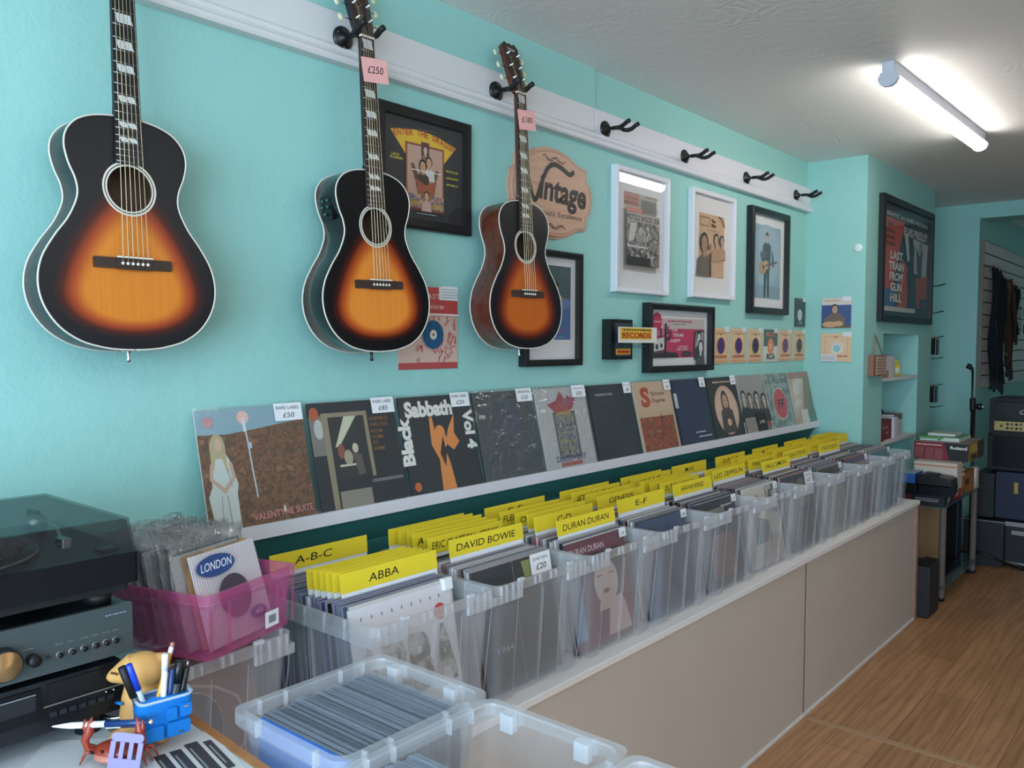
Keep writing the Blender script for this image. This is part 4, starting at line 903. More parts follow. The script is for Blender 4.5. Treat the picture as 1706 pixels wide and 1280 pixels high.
for i, n, txts in ((0, 0, [(.405, .0, 'A-B-C'), (.222, -.012, None), (.204, -.006, None), (.186, .0, None), (.168, .004, None), (.150, .010, None), (.128, .016, 'ABBA')]),
                   (1, 0, [(.408, -.004, 'C-D'), (.384, .012, 'THE DOORS'), (.352, .020, 'THE CURE'), (.312, .006, 'ALICE COOPER'), (.276, .016, None), (.240, .0, 'ERIC CLAPTON - CREAM'), (.172, .018, 'DAVID BOWIE')]),
                   (2, 0, [(.405, .0, 'E-F'), (.325, -.01, 'FLEETWOOD MAC'), (.280, .012, 'DEEP PURPLE'), (.238, .026, 'BAD TUNING'), (.190, .006, 'C-D'), (.100, .010, 'DURAN DURAN')]),
                   (3, 0, [(.405, .0, 'H-I-J'), (.360, .012, 'JETHRO TULL'), (.300, .02, 'G'), (.245, .018, 'GENESIS'), (.150, .01, 'E-F')]),
                   (4, 0, [(.408, .0, 'L'), (.378, .03, 'H-I-J-K'), (.300, -.02, '3'), (.265, -.0, 'THE WOMEN'), (.225, .01, 'ELTON JOHN'), (.165, .012, 'HAWKWIND')]),
                   (5, 0, [(.408, .0, 'M-N'), (.245, .01, None), (.215, .02, 'LED ZEPPELIN')]),
                   (6, 0, [(.405, .0, 'O-P-Q-R'), (.325, .01, 'LOU'), (.290, .016, None), (.240, .02, 'PINK FLOYD'), (.165, .012, 'PAUL SIMON')]),
                   (7, 0, [(.405, .0, 'R-S'), (.330, .0, None), (.300, .01, None), (.240, .016, 'ROLLING STONES')]),
                   (8, 0, [(.405, .0, 'S-T'), (.360, .0, 'S'), (.335, .008, None), (.305, .014, None), (.275, .02, None), (.215, .024, 'STATUS QUO')]),
                   (9, 0, [(.408, .0, 'THE WHO'), (.380, .006, None), (.345, .012, None), (.310, .016, None)])):
    for q in txts: DIV.append((i,)+q)
def lean_at(y): return .165-.10*(y-.05)/.36
for i in range(10):
    dy = {d[1] for d in DIV if d[0] == i}
    y = .058; n = 0; dens = .0072 if i != 3 else .0075
    front = [.058, .058, .058, .060, .058, .058, .058, .058, .058, .058][i]
    y = front
    lab = 'plastic sleeved record filed edge-on in the %s crate from the left' % names[i]
    while y < BACK:
        y += dens*rnd.uniform(.85, 1.2)
        if any(abs(y-d) < .0042 for d in dy): continue
        k = rnd.choice([0, 0, 1, 1, 2, 3, 3, 4, 5, 5, 6, 7]) if i else rnd.choice([8, 8, 9, 2, 3, 8, 6, 9, 1])
        dx = rnd.uniform(-.007, .007); dz = rnd.choice([0, .001, .003, .006]); le = lean_at(y)+rnd.uniform(-.004, .004)
        if i < 5 or (i == 5 and y < .15): filed(i, y, le, k, dx, dz, lab); n += 1
        else:
            T = Matrix.Translation((CX0+PITCH*i+.181+dx, CY+y, CT+.0075+dz)) @ Matrix.Rotation(-le, 4, 'X')
            rest.box((-SW/2, -.0018, .001), (SW/2, .0018, SW), ec[k][0], T); rest.box((-SW/2-.004, .0018, 0), (SW/2+.004, .0022, SW+.0035), 'poly_edge', T)
rest.build('filed_records', label='many plastic sleeved records packed edge-on in the five farthest crates', cat='records', kind='stuff', fix=False)
dn = {}
for i, y, dx, tx in DIV:
    w = .300; T0 = Matrix.Translation((CX0+PITCH*i+.032+dx+(.004 if i else .008), CY+y, CT+.008)) @ Matrix.Rotation(-lean_at(y), 4, 'X')
    dn[i] = dn.get(i, 0)+1
    ordn = ['hindmost', 'second from the back', 'third from the back', 'fourth from the back', 'fifth from the back', 'sixth from the back', 'foremost']
    last = dn[i] == len([1 for d in DIV if d[0] == i])
    lab = ('yellow divider reading %s, %s in the %s crate' % (tx, 'foremost' if last else ordn[dn[i]-1], names[i])) if tx and len(tx) <= 7 and '-' in tx else 'yellow divider card, %s in the %s crate from the left' % ('foremost' if last else ordn[dn[i]-1], names[i])
    t = thing('divider_card', lab, 'divider card', T0, 'yellow divider cards in the %s crate' % names[i])
    H_ = .374
    MB().box((0, -.0006, 0), (w, .0006, H_-.001), 'white_label').build('card', t, local=True)
    mb = MB(); mb.box((-.001, -.0016, H_-.046), (w+.001, .0012, H_), 'yellow_card')
    if not tx:
        A = Art(w, .046); rr_ = random.Random(i*10+int(y*999)); x_ = .2; A_w = rr_.uniform(.3, .5)
        while x_ < .2+A_w: A.line([(x_, .35), (x_+.012, .72), (x_+.022, .35), (x_+.032, rr_.uniform(.4, .7))], .0016, 'ink'); x_ += rr_.uniform(.045, .07)
        A.put(mb, onY(0, -.0017, H_-.046), .0001)
    if tx:
        A = Art(w, .046); wd_ = min(.88, .070*len(tx)+.03); A.hand(tx, .48 if i else .42, .28, wd_, .42, 'ink', rnd.uniform(-.01, .02)); A.put(mb, onY(0, -.0017, H_-.046), .0001)
    mb.build('yellow_header', t, local=True)
# the front record of each crate
def f_abba(A):
    A.rect(0, 0, 1, 1, '#dad7da').rect(0, .0, 1, 1, '#dcd8dc').ell(.86, .80, .062, '#c9382e')
    for k in range(9): A.rect(.10+.095*k, .905, .108+.095*k, .93, '#3c3c40')
    for ch, x, w in (('A', .14, .24), ('B', .38, .24), ('B', .62, .24), ('A', .86, .24)):
        A.text(ch, x, .30, w, .40, 'bwphoto', 0, 0, .05)
def f_bowie(A): A.rect(0, 0, 1, 1, '#25282c').rect(.52, 0, 1, 1, '#2b2623').poly([(.66, .80), (.74, .80), (.78, .98), (.62, .98)], '#8a8c4a').ell(.86, .88, .07, '#4a382e', .09).text('DAVID BOWIE', .22, .80, .36, .035, '#8a6c34').text('FOR STARDUST', .24, .74, .38, .035, '#8a5c3a').text('1964', .30, .30, .2, .05, '#8d9aa4').rect(.5, 0, .506, 1, '#8c8c8c')
def f_duran(A):
    A.rect(0, 0, 1, 1, '#6b3640').rect(0, 0, .18, .82, '#7a8ea6').poly([(.18, .05), (.52, .05), (.60, .35), (.74, .50), (.86, .30), (.92, .05)], '#cdb0a6').rect(.0, 0, .2, .1, '#6b3640').text('DURAN DURAN', .34, .88, .56, .06, '#d8c4c8')
    A.poly([(.30, .84), (.86, .86), (.92, .6), (.80, .40), (.60, .36), (.34, .50)], '#3a2a30').ell(.58, .56, .20, '#d6bcb0', .22).poly([(.40, .3), (.74, .3), (.66, .5), (.5, .5)], '#cdb0a6').poly([(.34, .74), (.60, .82), (.84, .70), (.80, .84), (.40, .86)], '#3a2a30').ell(.56, .47, .06, '#7a2f38', .022).line([(.44, .62), (.52, .63)], .004, '#4a3a3a').line([(.64, .63), (.72, .62)], .004, '#4a3a3a')
def f_blue(A): A.rect(0, 0, 1, 1, '#3c4c66').poly([(0, .6), (.3, .82), (.3, .55), (0, .4)], '#52304a').poly([(.3, .95), (.36, .5), (.98, 0), (.8, 0)], '#2b3446').rect(.60, .62, .606, 1, '#2b3446')
def f_foil(A): A.rect(0, 0, 1, 1, '#2d3035').rect(.0, .74, .7, .9, 'greyphoto').scrib(.62, .89, .9, .93, 1, '#c9c9c9', .006).rect(.2, .1, .8, .6, '#7a5a54')
def f_cream(A): A.rect(0, 0, 1, 1, '#cfc6b8').line([(.08, .86), (.14, .91), (.18, .85), (.24, .90), (.30, .86), (.36, .90), (.42, .87)], .007, '#b8482e').rect(0, 0, 1, .35, '#b8aaa2').poly([(.62, .99), (.9, .99), (.98, .62), (.70, .58)], 'bwphoto').poly([(.2, .65), (.62, .55), (.66, .30), (.2, .28)], '#5a6a68')
def f_pop(A): A.rect(0, 0, 1, 1, '#3a3e40').ell(.6, .75, .25, '#6e6a66', .2).scrib(.08, .88, .34, .93, 2, '#9aa2a8', .005).rect(.1, .1, .9, .5, '#565452')
def f_row(A): A.rect(0, 0, 1, 1, '#8e8e82').rect(.05, .86, .95, .98, '#4c3c40'); [A.ell(.14+.14*k, .90, .045, '#33302f', .07) for k in range(6)]
def f_pur(A): A.rect(0, 0, 1, 1, '#5f5a66').rect(0, .55, 1, 1, 'greyphoto').rect(.0, .92, 1, 1, '#4b4660')
def f_plain(A): A.rect(0, 0, 1, 1, '#4f7486').rect(0, 0, 1, .1, '#3c5c6c')
fl = [(f_abba, 0), (f_bowie, ('QUAD VINYL', '£20')), (f_duran, ('', '£14')), (f_blue, ('', '£8')), (f_foil, ('', '£12')), (f_cream, ('', '£16')), (f_pop, ('RARE VINYL', '£25')), (f_row, ('', '£9')), (f_pur, ('', '£7')), (f_plain, ('', '£5'))]
fdesc = ['white record cover with a red dot at the front of the nearest crate', 'black record cover with a handwritten £20 sticker at the front of its crate', 'maroon record cover with a smiling face at the front of the third crate', 'dark blue record cover at the front of the fourth crate', 'black record cover behind loose plastic at the front of the fifth crate', 'cream record cover with red lettering at the front of the sixth crate', 'dark record cover with a big white sticker at the front of its crate', 'record cover with a row of small dark shapes, front of eighth crate', 'purple grey record cover at the front of the ninth crate', 'plain blue record cover at the front of the farthest crate']
for i in range(10):
    T0 = Matrix.Translation((CX0+PITCH*i+.181-SW/2-.003, CY+.055, CT+.0085)) @ Matrix.Rotation(-.178, 4, 'X')
    t = thing('front_record', fdesc[i], 'record', T0, 'front records of the ten crates')
    art, pr = fl[i]
    mb = MB(); mb.box((0, 0, 0), (SW, .004, SW), '#c9c5c8' if i in (0, 5) else '#3a3a40'); A = Art(SW, SW); art(A); A.put(mb, onY(0, -.0001, 0), .00018); mb.build('cover', t, local=True, fix=False)
    MB().box((-.004, -.0046, 0), (SW+.004, -.0043, SW+.005), 'poly_sleeve').box((-.004, .0050, 0), (SW+.004, .0053, SW+.005), 'poly_sleeve').build('plastic_sleeve', t, local=True)
    if pr:
        big = 1 if pr[0] else 0; ww = .085 if big else .035; hh = .055 if big else .028
        mb = MB(); mb.box((SW-ww, -.0062, SW-hh+.004), (SW+.002, -.0052, SW+.004), 'white_label'); A = Art(ww, hh)
        if big: A.hand(pr[0], .5, .66, .8, .16)
        A.hand(pr[1], .5, .2, .5, .3 if big else .4); A.put(mb, onY(SW-ww, -.0063, SW-hh+.004), .0001); mb.build('price_label', t, local=True)
    else:
        MB().rbox((SW-.028, -.009, SW-.018), (SW+.004, .006, SW+.010), 'white_label', .004).build('price_clip', t, local=True)
# ------------------------------------------------------------ till desk, hi-fi stack and small things, lower left
DZ = .95
t = thing('till_desk', 'pale desk with a brown wooden edge under the hi-fi stack', 'desk', (0, -.5, 0))
dp = [(-1.3, -.01), (.60, -.01), (.60, -.595), (.706, -.595), (.668, -1.12), (-1.3, -1.12)]
MB().prism(dp, DZ-.03, DZ, 'desk_laminate').build('desktop', t)
MB().prism([(.7065, -.595), (.722, -.597), (.684, -1.12), (.6685, -1.12)], DZ-.032, DZ+.002, 'tan_wood').build('wooden_edge', t, label='worn brown wooden edging strip')
for x, y in ((-1.25, -.06), (.55, -.06), (-1.25, -1.06), (.60, -1.06)): MB().box((x-.02, y-.02, 0), (x+.02, y+.02, DZ-.031), 'steel').build('leg', t)
FY = -.59
mk('hifi_black', '#0c0e13', .34, spec=.3); mk('amp_grey', '#3f4748', .36); mk('tuner_black', '#14171b', .3); mk('gold_knob', '#9a7850', .28, .75); mk('dial', '#1b1d20', .25)
mottle('slipmat', ['#2b2426', '#7a6060', '#2b2426', '#8a6c6a'], 60, 0, .6, 1.5, (1, .15, 1))
# cd deck
t = thing('cd_player', 'black disc player at the bottom of the hi-fi stack', 'disc player', (.41, FY+.15, DZ))
MB().rbox((.20, FY, .985), (.620, -.27, 1.066), 'tuner_black', .003, axis='y').build('casing', t)
for x in (.24, .58):
    for y in (-.55, -.31): MB().lathe([(.02, DZ), (.02, .9845), (0, .9845)], 'black_rubber', (x, y, 0), 16).build('foot', t)
mb = MB(); mb.box((.30, FY-.004, 1.008), (.495, FY-.0005, 1.058), 'hifi_black'); mb.build('disc_tray', t)
mb = MB(); mb.box((.31, FY-.0055, 1.026), (.486, FY-.0045, 1.052), 'dial').box((.31, FY-.0062, 1.0505), (.486, FY-.0056, 1.052), '#8a8f96'); A = Art(.1, .01); A.scrib(.05, .1, .5, .7, 1, '#7d7460', .003); A.put(mb, onY(.32, FY-.0046, 1.012)); mb.build('tray_front', t)
mb = MB(); mb.box((.505, FY-.0025, 1.030), (.612, FY-.0005, 1.060), '#0a0b0d').box((.498, FY-.003, 1.0255), (.618, FY-.0005, 1.027), '#7a756a'); mb.build('display', t)
for i in range(7): MB().box((.506+.0145*i, FY-.0045, 1.008), (.516+.0145*i, FY-.0005, 1.0155), '#23262b').build('button', t)
for x in (.592, .604): MB().lathe([(.002, 0), (.0018, -.003), (0, -.004)], 'chrome', (x, FY, 1.021), 10, axis='y').build('button', t)
# amplifier
t = thing('amplifier', 'dark grey amplifier with a gold volume knob in the middle of the stack', 'amplifier', (.41, FY+.15, 1.066))
MB().rbox((.20, FY+.004, 1.078), (.634, -.26, 1.157), 'hifi_black', .003, axis='y').build('casing', t)
mb = MB(); mb.rbox((.198, FY-.004, 1.077), (.636, FY+.0035, 1.159), 'amp_grey', .003, axis='y')
A = Art(.438, .082)
A.scrib(.90, .80, .985, .86, 1, '#9aa8c0', .0016)
for i, x in enumerate((.522, .540, .558, .576, .592, .607)): A.scrib((x-.198-.006)/.438, .50, (x-.198+.008)/.438, .54, 1, '#9aa0a0', .001)
A.scrib(.62, .55, .66, .6, 1, '#9aa0a0', .001); A.put(mb, onY(.198, FY-.0041, 1.077), .0001); mb.build('front_panel', t, label='dark grey front panel')
for x in (.24, .60):
    for y in (-.55, -.30): MB().lathe([(.018, 1.0665), (.018, 1.0775), (0, 1.0775)], 'black_rubber', (x, y, 0), 16).build('foot', t)
def knob(x, z, r, d, k, face, nm, par):
    mb = MB().lathe([(r, 0), (r, -d*.85), (r*.93, -d)], k, (x, FY-.0045, z), 32, axis='y'); mb.lathe([(r*.93, -d+.0005), (r*.88, -d-.0008), (0, -d-.0008)], face, (x, FY-.0045, z), 32, axis='y'); return mb.build(nm, par)
knob(.441, 1.112, .024, .020, 'dial', 'gold_knob', 'volume_knob', t); knob(.483, 1.106, .0095, .014, 'dial', 'hifi_black', 'input_knob', t)
knob(.505, 1.1035, .0022, .004, 'dial', 'dial', 'standby_button', t)
for x in (.522, .540, .558, .576, .592, .607): knob(x, 1.1025, .0045, .005, 'dial', 'hifi_black', 'push_button', t); 
for i, x in enumerate((.522, .540, .558, .576, .592, .607)): MB().lathe([(.0047, 0), (.0056, 0), (.0056, -.0015), (.0047, -.0015)], 'steel', (x, FY-.0043, 1.1025), 20, axis='y').build('button_ring', t)
# turntable
t = thing('turntable', 'black turntable with a smoked lid on top of the hi-fi stack', 'turntable', (.43, FY+.17, 1.16))
MB().rbox((.205, FY, 1.190), (.652, -.235, 1.240), 'hifi_black', .008, axis='z').build('plinth', t)
MB().rbox((.215, FY+.012, 1.176), (.640, -.245, 1.1895), 'black_rubber', .008).build('sub_plinth', t)
for x in (.25, .60):
    for y in (-.55, -.28): MB().lathe([(.02, 1.158), (.022, 1.1755), (0, 1.1755)], 'black_rubber', (x, y, 0), 18).build('foot', t)
pc = (.392, -.425); mb = MB(); mb.lathe([(.152, 1.2405), (.155, 1.246), (.152, 1.252), (0, 1.252)], 'dial', (pc[0], pc[1], 0), 64); po = mb.build('platter', t)
for i in range(0): pass
mb = MB(); mb.lathe([(.1525, 1.2445), (.1562, 1.2455), (.1562, 1.2475), (.1525, 1.2485)], '#8a8c8e', (pc[0], pc[1], 0), 96); mb.build('strobe_rim', po)
mb = MB(); mb.lathe([(.138, 1.2525), (.138, 1.2555), (0, 1.2555)], 'slipmat', (pc[0], pc[1], 0), 64); mb.build('slipmat', po)
mb = MB(); mb.lathe([(.018, 1.2405), (.018, 1.262), (.010, 1.268), (0, 1.268)], 'steel', (.600, -.30, 0), 24).tube([(.600, -.30, 1.266), (.590, -.42, 1.264), (.566, -.50, 1.260)], .0035, 'steel', 10).rbox((.553, -.535, 1.252), (.568, -.505, 1.266), 'chrome', .002).box((.598, -.30, 1.26), (.608, -.262, 1.274), 'black_plastic'); mb.build('tonearm', t)
MB().rbox((.602, -.56, 1.2405), (.630, -.535, 1.2445), 'dial', .002).build('control_button', t)
x0, x1, y0, y1, z0, z1 = .208, .649, FY+.003, -.238, 1.2412, 1.296
lid = MB()
for a, b, c, d in (((x0, y0), (x1, y0), (x1-.008, y0+.004), (x0+.008, y0+.004)), ): pass
o_ = [(x0, y0, z0), (x1, y0, z0), (x1, y1, z0), (x0, y1, z0)]; i_ = [(x0+.004, y0+.006, z1), (x1-.010, y0+.006, z1), (x1-.010, y1-.004, z1), (x0+.004, y1-.004, z1)]
def sh(r, k, dz): c = Vector(((x0+x1)/2, (y0+y1)/2)); return [(c.x+(a-c.x)*k, c.y+(b-c.y)*k, z+dz) for a, b, z in r]
lid.loft([sh(o_, .985, 0), o_, i_], 'smoke', cap=False).loft([sh(o_, .985, 0), sh(i_, .985, -.003)], 'smoke', cap=False).add(i_+sh(i_, .985, -.003), [(0, 1, 2, 3), (4, 5, 6, 7)], 'smoke'); lid.build('lid', t, fix=False)

# crate and pink basket
P0 = at(492, 1052, 'z', .992); yaw = math.radians(5)
T = Matrix.Translation((P0.x, P0.y, CT+.001)) @ Matrix.Rotation(yaw, 4, 'Z') @ Matrix.Translation((-.386, 0, 0))
dup(t0, T, 'translucent crate under the pink basket, with brown ring patterned covers inside', 'spare')
for o in COL.objects:
    if o.get('group') == 'spare': del o['group']
mottle('brown_cover', ['#6a4f48', '#7d605a', '#5d463f'], 6, 4, .5)
def f_ring(A):
    A.rect(0, 0, 1, 1, 'brown_cover')
    A.line([(.5+.40*math.cos(a/12*2*PI)*(1+.06*math.sin(3*a)), .46+.36*math.sin(a/12*2*PI)*(1+.05*math.cos(2*a))) for a in range(13)], .006, '#a8948c').ell(.48, .50, .25, '#a8948c', .29).ell(.49, .50, .235, '#4e4548', .275).line([(.08, .1), (.12, .9), (.2, .95)], .004, '#a8948c')
for k in range(9):
    T2 = T @ Matrix.Translation((.193-SW/2, .052+.013*k, .0075)) @ Matrix.Rotation(-.16, 4, 'X')
    r = thing('stored_record', 'brown record cover with pale rings, front of the crate under the pink basket' if k == 0 else 'record standing behind the brown ring cover, under the pink basket', 'record', T2, 'records in the crate under the pink basket' if k else None)
    mb = MB(); mb.box((0, 0, 0), (SW, .004, .275), ['#5d463f', '#c9c2ba', '#6b5a58', '#8a4c50'][k % 4] if k else '#6a4f48')
    if k == 0: A = Art(SW, .275); f_ring(A); A.put(mb, onY(0, -.0001, 0), .0002)
    mb.build('cover', r, local=True, fix=False)
a_ = math.radians(17.5)
PB = at(347, 1102, 'z', 1.0); PT = Matrix.Translation((PB.x, PB.y, .9935)) @ Matrix.Rotation(a_, 4, 'Z')
t = thing('pink_basket', 'translucent pink plastic basket of singles on top of a clear crate', 'basket', PT)
bw, bd_, bh = .250, .300, .126
def bo(ins, z, th=0): return [(x, y, z) for x, y in rrect(ins+th, ins+th, bw-ins-th, bd_-ins-th, .014, 3)]
mb = MB(); mb.loft([bo(.008, .002), bo(0, .105)], 'pink_plastic', cap=False).loft([bo(.008, .004, .002), bo(0, .105, .002)], 'pink_plastic', cap=False).add(bo(.008, .002), [tuple(range(16))], 'pink_plastic'); mb.build('basket_body', t, local=True)
mb = MB(); mb.loft([bo(-.002, .100), bo(-.006, .108), bo(-.007, bh), bo(.001, bh), bo(.001, .108)], 'pink_rim', cap=False).loft([bo(.006, -.001), bo(.004, .010)], 'pink_rim', cap=False)
for x in (.0, .048, .19, .238): mb.box((x+.002, -.0035, .01), (x+.010, -.0015, .10), 'pink_plastic')
mb.build('rim', t, local=True)
mb = MB(); mb.rbox((.155, -.0048, .018), (.195, -.004, .05), 'white_label', .001, axis='y'); A = Art(.04, .032)
for i in range(13): A.rect(.22+.042*i, .25, .22+.042*i+(.025 if i % 3 else .014), .75, '#2c2c34')
A.put(mb, onY(.155, -.0049, .018), .0001); mb.build('barcode_sticker', t, local=True)
def f_london(A):
    A.rect(0, 0, 1, 1, '#e4e2e2')
    for i in range(30): A.rect(.01+.033*i, 0, .018+.033*i, 1, '#9a94a4' if i % 2 else '#b49aa0')
    A.ell(.5, .46, .24, '#4a4450').ell(.32, .84, .29, '#2f4a80', .115).text('LONDON', .32, .80, .46, .09, '#dfe2ea', .25).ell(.78, .20, .13, '#3c4a7c', .07).text('45', .78, .17, .12, .06, '#c8ccd8')
for k in range(15):
    y = .030+.0155*k; le = .30 if k < 1 else .26+.05*math.sin(k*1.7)
    T2 = PT @ Matrix.Translation((.040+(0 if k < 2 else -.012+.01*math.sin(k*2.3)), y, .006+.0*k)) @ Matrix.Rotation(-le, 4, 'X') @ Matrix.Rotation(.02*math.sin(k*3.1), 4, 'Y')
    lab = 'white pinstriped single sleeve with a blue oval in the pink basket' if k == 0 else ('tan single sleeve right behind the pinstriped one' if k == 1 else 'single in a crumpled clear bag, filed behind others in the pink basket')
    r = thing('single_record', lab, 'single record', T2, 'bagged singles in the pink basket' if k > 1 else None)
    mb = MB(); mb.box((0, 0, 0), (.182, .0022, .182), ['#e4e2e2', '#c49a6c', '#8d8588', '#5a3038', '#c8c4c0', '#3c2c40', '#a89c94'][k if k < 2 else 2+k % 5])
    if k == 0: A = Art(.182, .182); f_london(A); A.put(mb, onY(0, -.0001, 0), .0002)
    mb.build('cover', r, local=True, fix=False)
    if k > 1:
        g = 7; rk = random.Random(k); v = []
        for j in range(g+1):
            for i in range(g+1): v.append((-.012+.205*i/g+rk.uniform(-.004, .004), -.004+rk.uniform(-.004, .003)-.006*(j == g), -.0+.212*j/g+rk.uniform(-.004, .006)*(j > 3)))
        f = [(j*(g+1)+i, j*(g+1)+i+1, (j+1)*(g+1)+i+1, (j+1)*(g+1)+i) for j in range(g) for i in range(g)]
        mb = MB(); mb.add(v, f, 'crumple', True); o = mb.build('clear_bag', r, local=True, fix=False)
        sm = o.modifiers.new('thickness', 'SOLIDIFY'); sm.thickness = .0003

# ------------------------------------------------------------ side table with boxes of sleeved discs
t = thing('side_table', 'small white table carrying the low boxes in the foreground', 'table', (.87, -1.2, 0))
MB().box((.70, -1.66, .825), (1.035, -.74, .845), 'counter_white').build('tabletop', t)
for x in (.72, 1.01):
    for y in (-1.62, -.78): MB().box((x-.015, y-.015, 0), (x+.015, y+.015, .8245), 'counter_white').build('leg', t)
def lowbox(x, y, lab, z0=.846, w=.318, d=.278, h=.154):
    T = Matrix.Translation((x, y, z0)); t = thing('storage_box', lab, 'storage box', T, 'low boxes in the foreground')
    def q(ins, z): return [(a, b, z) for a, b in rrect(ins, ins, w-ins, d-ins, .022, 4)]
    mb = MB(); mb.loft([q(.024, .002), q(.012, .130), q(.010, h-.003)], 'crate_plastic', cap=False).loft([q(.026, .004), q(.014, .130), q(.012, h-.003)], 'crate_plastic', cap=False).add(q(.024, .002), [tuple(range(20))], 'crate_plastic'); mb.build('tub', t, local=True)
    mb = MB(); mb.loft([q(.003, .128), q(.0, .134), q(0, h), q(.012, h), q(.013, h-.004)], 'crate_rim', cap=False)
    for xx in (.05, .10, .215, .265): mb.box((xx, .001, .128), (xx+.002, .012, h-.001), 'crate_rib').box((xx, d-.012, .128), (xx+.002, d-.001, h-.001), 'crate_rib')
    for yy in (.06, .205):
        mb.box((w-.012, yy, .128), (w-.001, yy+.002, h-.001), 'crate_rib').box((.001, yy, .128), (.012, yy+.002, h-.001), 'crate_rib').rbox((w-.03, yy, .122), (w-.013, yy+.026, .150), 'crate_rib', .003)
    mb.build('rim', t, local=True); return T
LB = [lowbox(.713, -1.033, 'low clear box packed with sleeved discs, a bright blue one first'), lowbox(.700, -1.318, 'low clear box half full of pale sleeves at the bottom of the picture'), lowbox(.693, -1.602, 'low clear box at the bottom edge, nearest the camera')]
mk('disc_blue', '#2f78d8', .4); 
def disc_sleeve(col, k2='poly_edge'):
    mb = MB(); mb.prism(rrect(.004, .002, .236, .128, .008, 3), -.0010, .0010, col, axis='x'); a = mb.mesh('card')
    mb = MB(); mb.prism(rrect(0, 0, .240, .134, .014, 4), .0011, .0013, 'disc_film', axis='x'); return a, mb.mesh('plastic_sleeve')
ds = [disc_sleeve(c) for c in ('#3a424e', '#6a7486', '#14171d', '#4c463e', '#a8b0bc', '#222a3a')]; db = disc_sleeve('disc_blue')
rb = random.Random(5)
def put_disc(T, x, le, me, lab, grp):
    TT = T @ Matrix.Translation((x, .019+rb.uniform(-.004, .004), .0045+rb.choice([0, .001, .002, .004]))) @ Matrix.Rotation(le, 4, 'Y')
    o = bpy.data.objects.new('disc_sleeve', None); COL.objects.link(o); o.matrix_world = TT; tag(o, lab, 'disc sleeve', grp)
    for nm, m_ in (('card', me[0]), ('plastic_sleeve', me[1])):
        c = bpy.data.objects.new(nm, m_); COL.objects.link(c); c.parent = o
for k in range(58): put_disc(LB[0], .038+.0039*k, .03+rb.uniform(-.012, .012), db if k == 0 else rb.choice(ds), 'blue disc sleeve at the left end of the packed low box' if k == 0 else 'plastic disc sleeve in the tightly packed low box', None if k == 0 else 'disc sleeves in the packed low box')
for k in range(16): put_disc(LB[1], .036+.0052*k, .12, ds[4] if k % 3 else ds[1], 'pale disc sleeve in the half full low box', 'disc sleeves in the half full low box')

# ------------------------------------------------------------ figurine with backpack full of pens
RX = Vector((math.sin(YAW), -math.cos(YAW), 0)); AX = Vector((math.cos(YAW), math.sin(YAW), 0))
def local(px, py, z, rot=0):
    p = at(px, py, 'z', z); return Matrix.Translation(p) @ Matrix((RX, AX, Vector((0, 0, 1)))).transposed().to_4x4() @ Matrix.Rotation(rot, 4, 'Z')
mk('dog_tan', '#dba560', .55); mk('bag_blue', '#1273c4', .35); mk('bag_trim', '#b7c8d8', .5); mk('eye_line', '#5a3c1c', .6)
FT = local(240, 1226, DZ)
t = thing('pen_holder', 'tan dog figurine wearing a bright blue backpack stuffed with pens', 'figurine', FT)
mb = MB()
mb.lathe([(.0, .0), (.026, .002), (.034, .015), (.036, .04), (.032, .07), (.026, .09), (.02, .10)], 'dog_tan', (0, 0, 0), 24)
mb.ball((0, 0, .108), .034, 'dog_tan', 24, 16, None, (1.05, 1, .85))
mb.tube([(-.012, -.004, .112), (-.030, -.008, .106), (-.046, -.010, .1005), (-.053, -.010, .098)], [.026, .018, .010, .004], 'dog_tan', 16)
mb.tube([(.02, .008, .118), (.030, .010, .122), (.036, .010, .112)], [.016, .012, .006], 'dog_tan', 12)
for x in (-.030, .036): mb.ball((x, -.022, .010), .013, 'dog_tan', 14, 10, None, (1.1, 1.3, .8))
o = mb.build('dog_body', t, local=True); rm = o.modifiers.new('join', 'REMESH'); rm.mode = 'VOXEL'; rm.voxel_size = .0022; rm.use_smooth_shade = True
sm = o.modifiers.new('soften', 'SMOOTH'); sm.factor = .6; sm.iterations = 6
MB().tube([(-.040, -.022, .1115), (-.034, -.026, .1125), (-.027, -.029, .112)], .0016, 'eye_line', 6).build('eye', t, local=True)
MB().tube([(-.037, -.004, .058), (-.034, -.018, .062), (-.020, -.032, .066)], .0035, 'bag_blue', 8, flat=.6).build('strap', t, local=True)
bp = MB(); BT = Matrix.Translation((.046, -.044, .022)) @ Matrix.Scale(.92, 4) @ Matrix.Rotation(.72, 4, 'Z') @ Matrix.Rotation(.06, 4, 'X')
def bagring(k, z, off=0): return [(x, y, z) for x, y in rrect(-.040*k, -.020*k+off, .046*k, .024*k+off, .012*k, 4)]
bp.loft([bagring(.82, 0), bagring(.95, .010), bagring(1.0, .035), bagring(1.05, .068)], 'bag_blue', cap=False, T=BT, smooth=True).loft([bagring(.96, .0685), bagring(.90, .04), bagring(.85, .006)], 'bag_blue', True, BT, True)
bp.loft([bagring(1.05, .068), bagring(1.08, .071), bagring(.98, .072), bagring(.96, .0685)], 'bag_trim', cap=False, T=BT)
bo_ = bp.build('backpack', t, local=True, fix=False, label='bright blue backpack'); 
for (a, b), (c, d) in (((-.034, .006), (-.004, .030)), ((.0, .034), (.018, .056)), ((.022, .036), (.042, .058)), ((.002, .006), (.040, .030))):
    MB().rbox((a, -.0265, b), (c, -.0185, d), 'bag_blue', .004, BT, 3, 'y').build('pocket', bo_, local=True)
for (x, z) in ((.032, .052), (.024, .010)): MB().rbox((x-.004, -.0285, z), (x+.004, -.0266, z+.003), 'chrome', .0008, BT, 2, 'y').build('zip_pull', bo_, local=True)
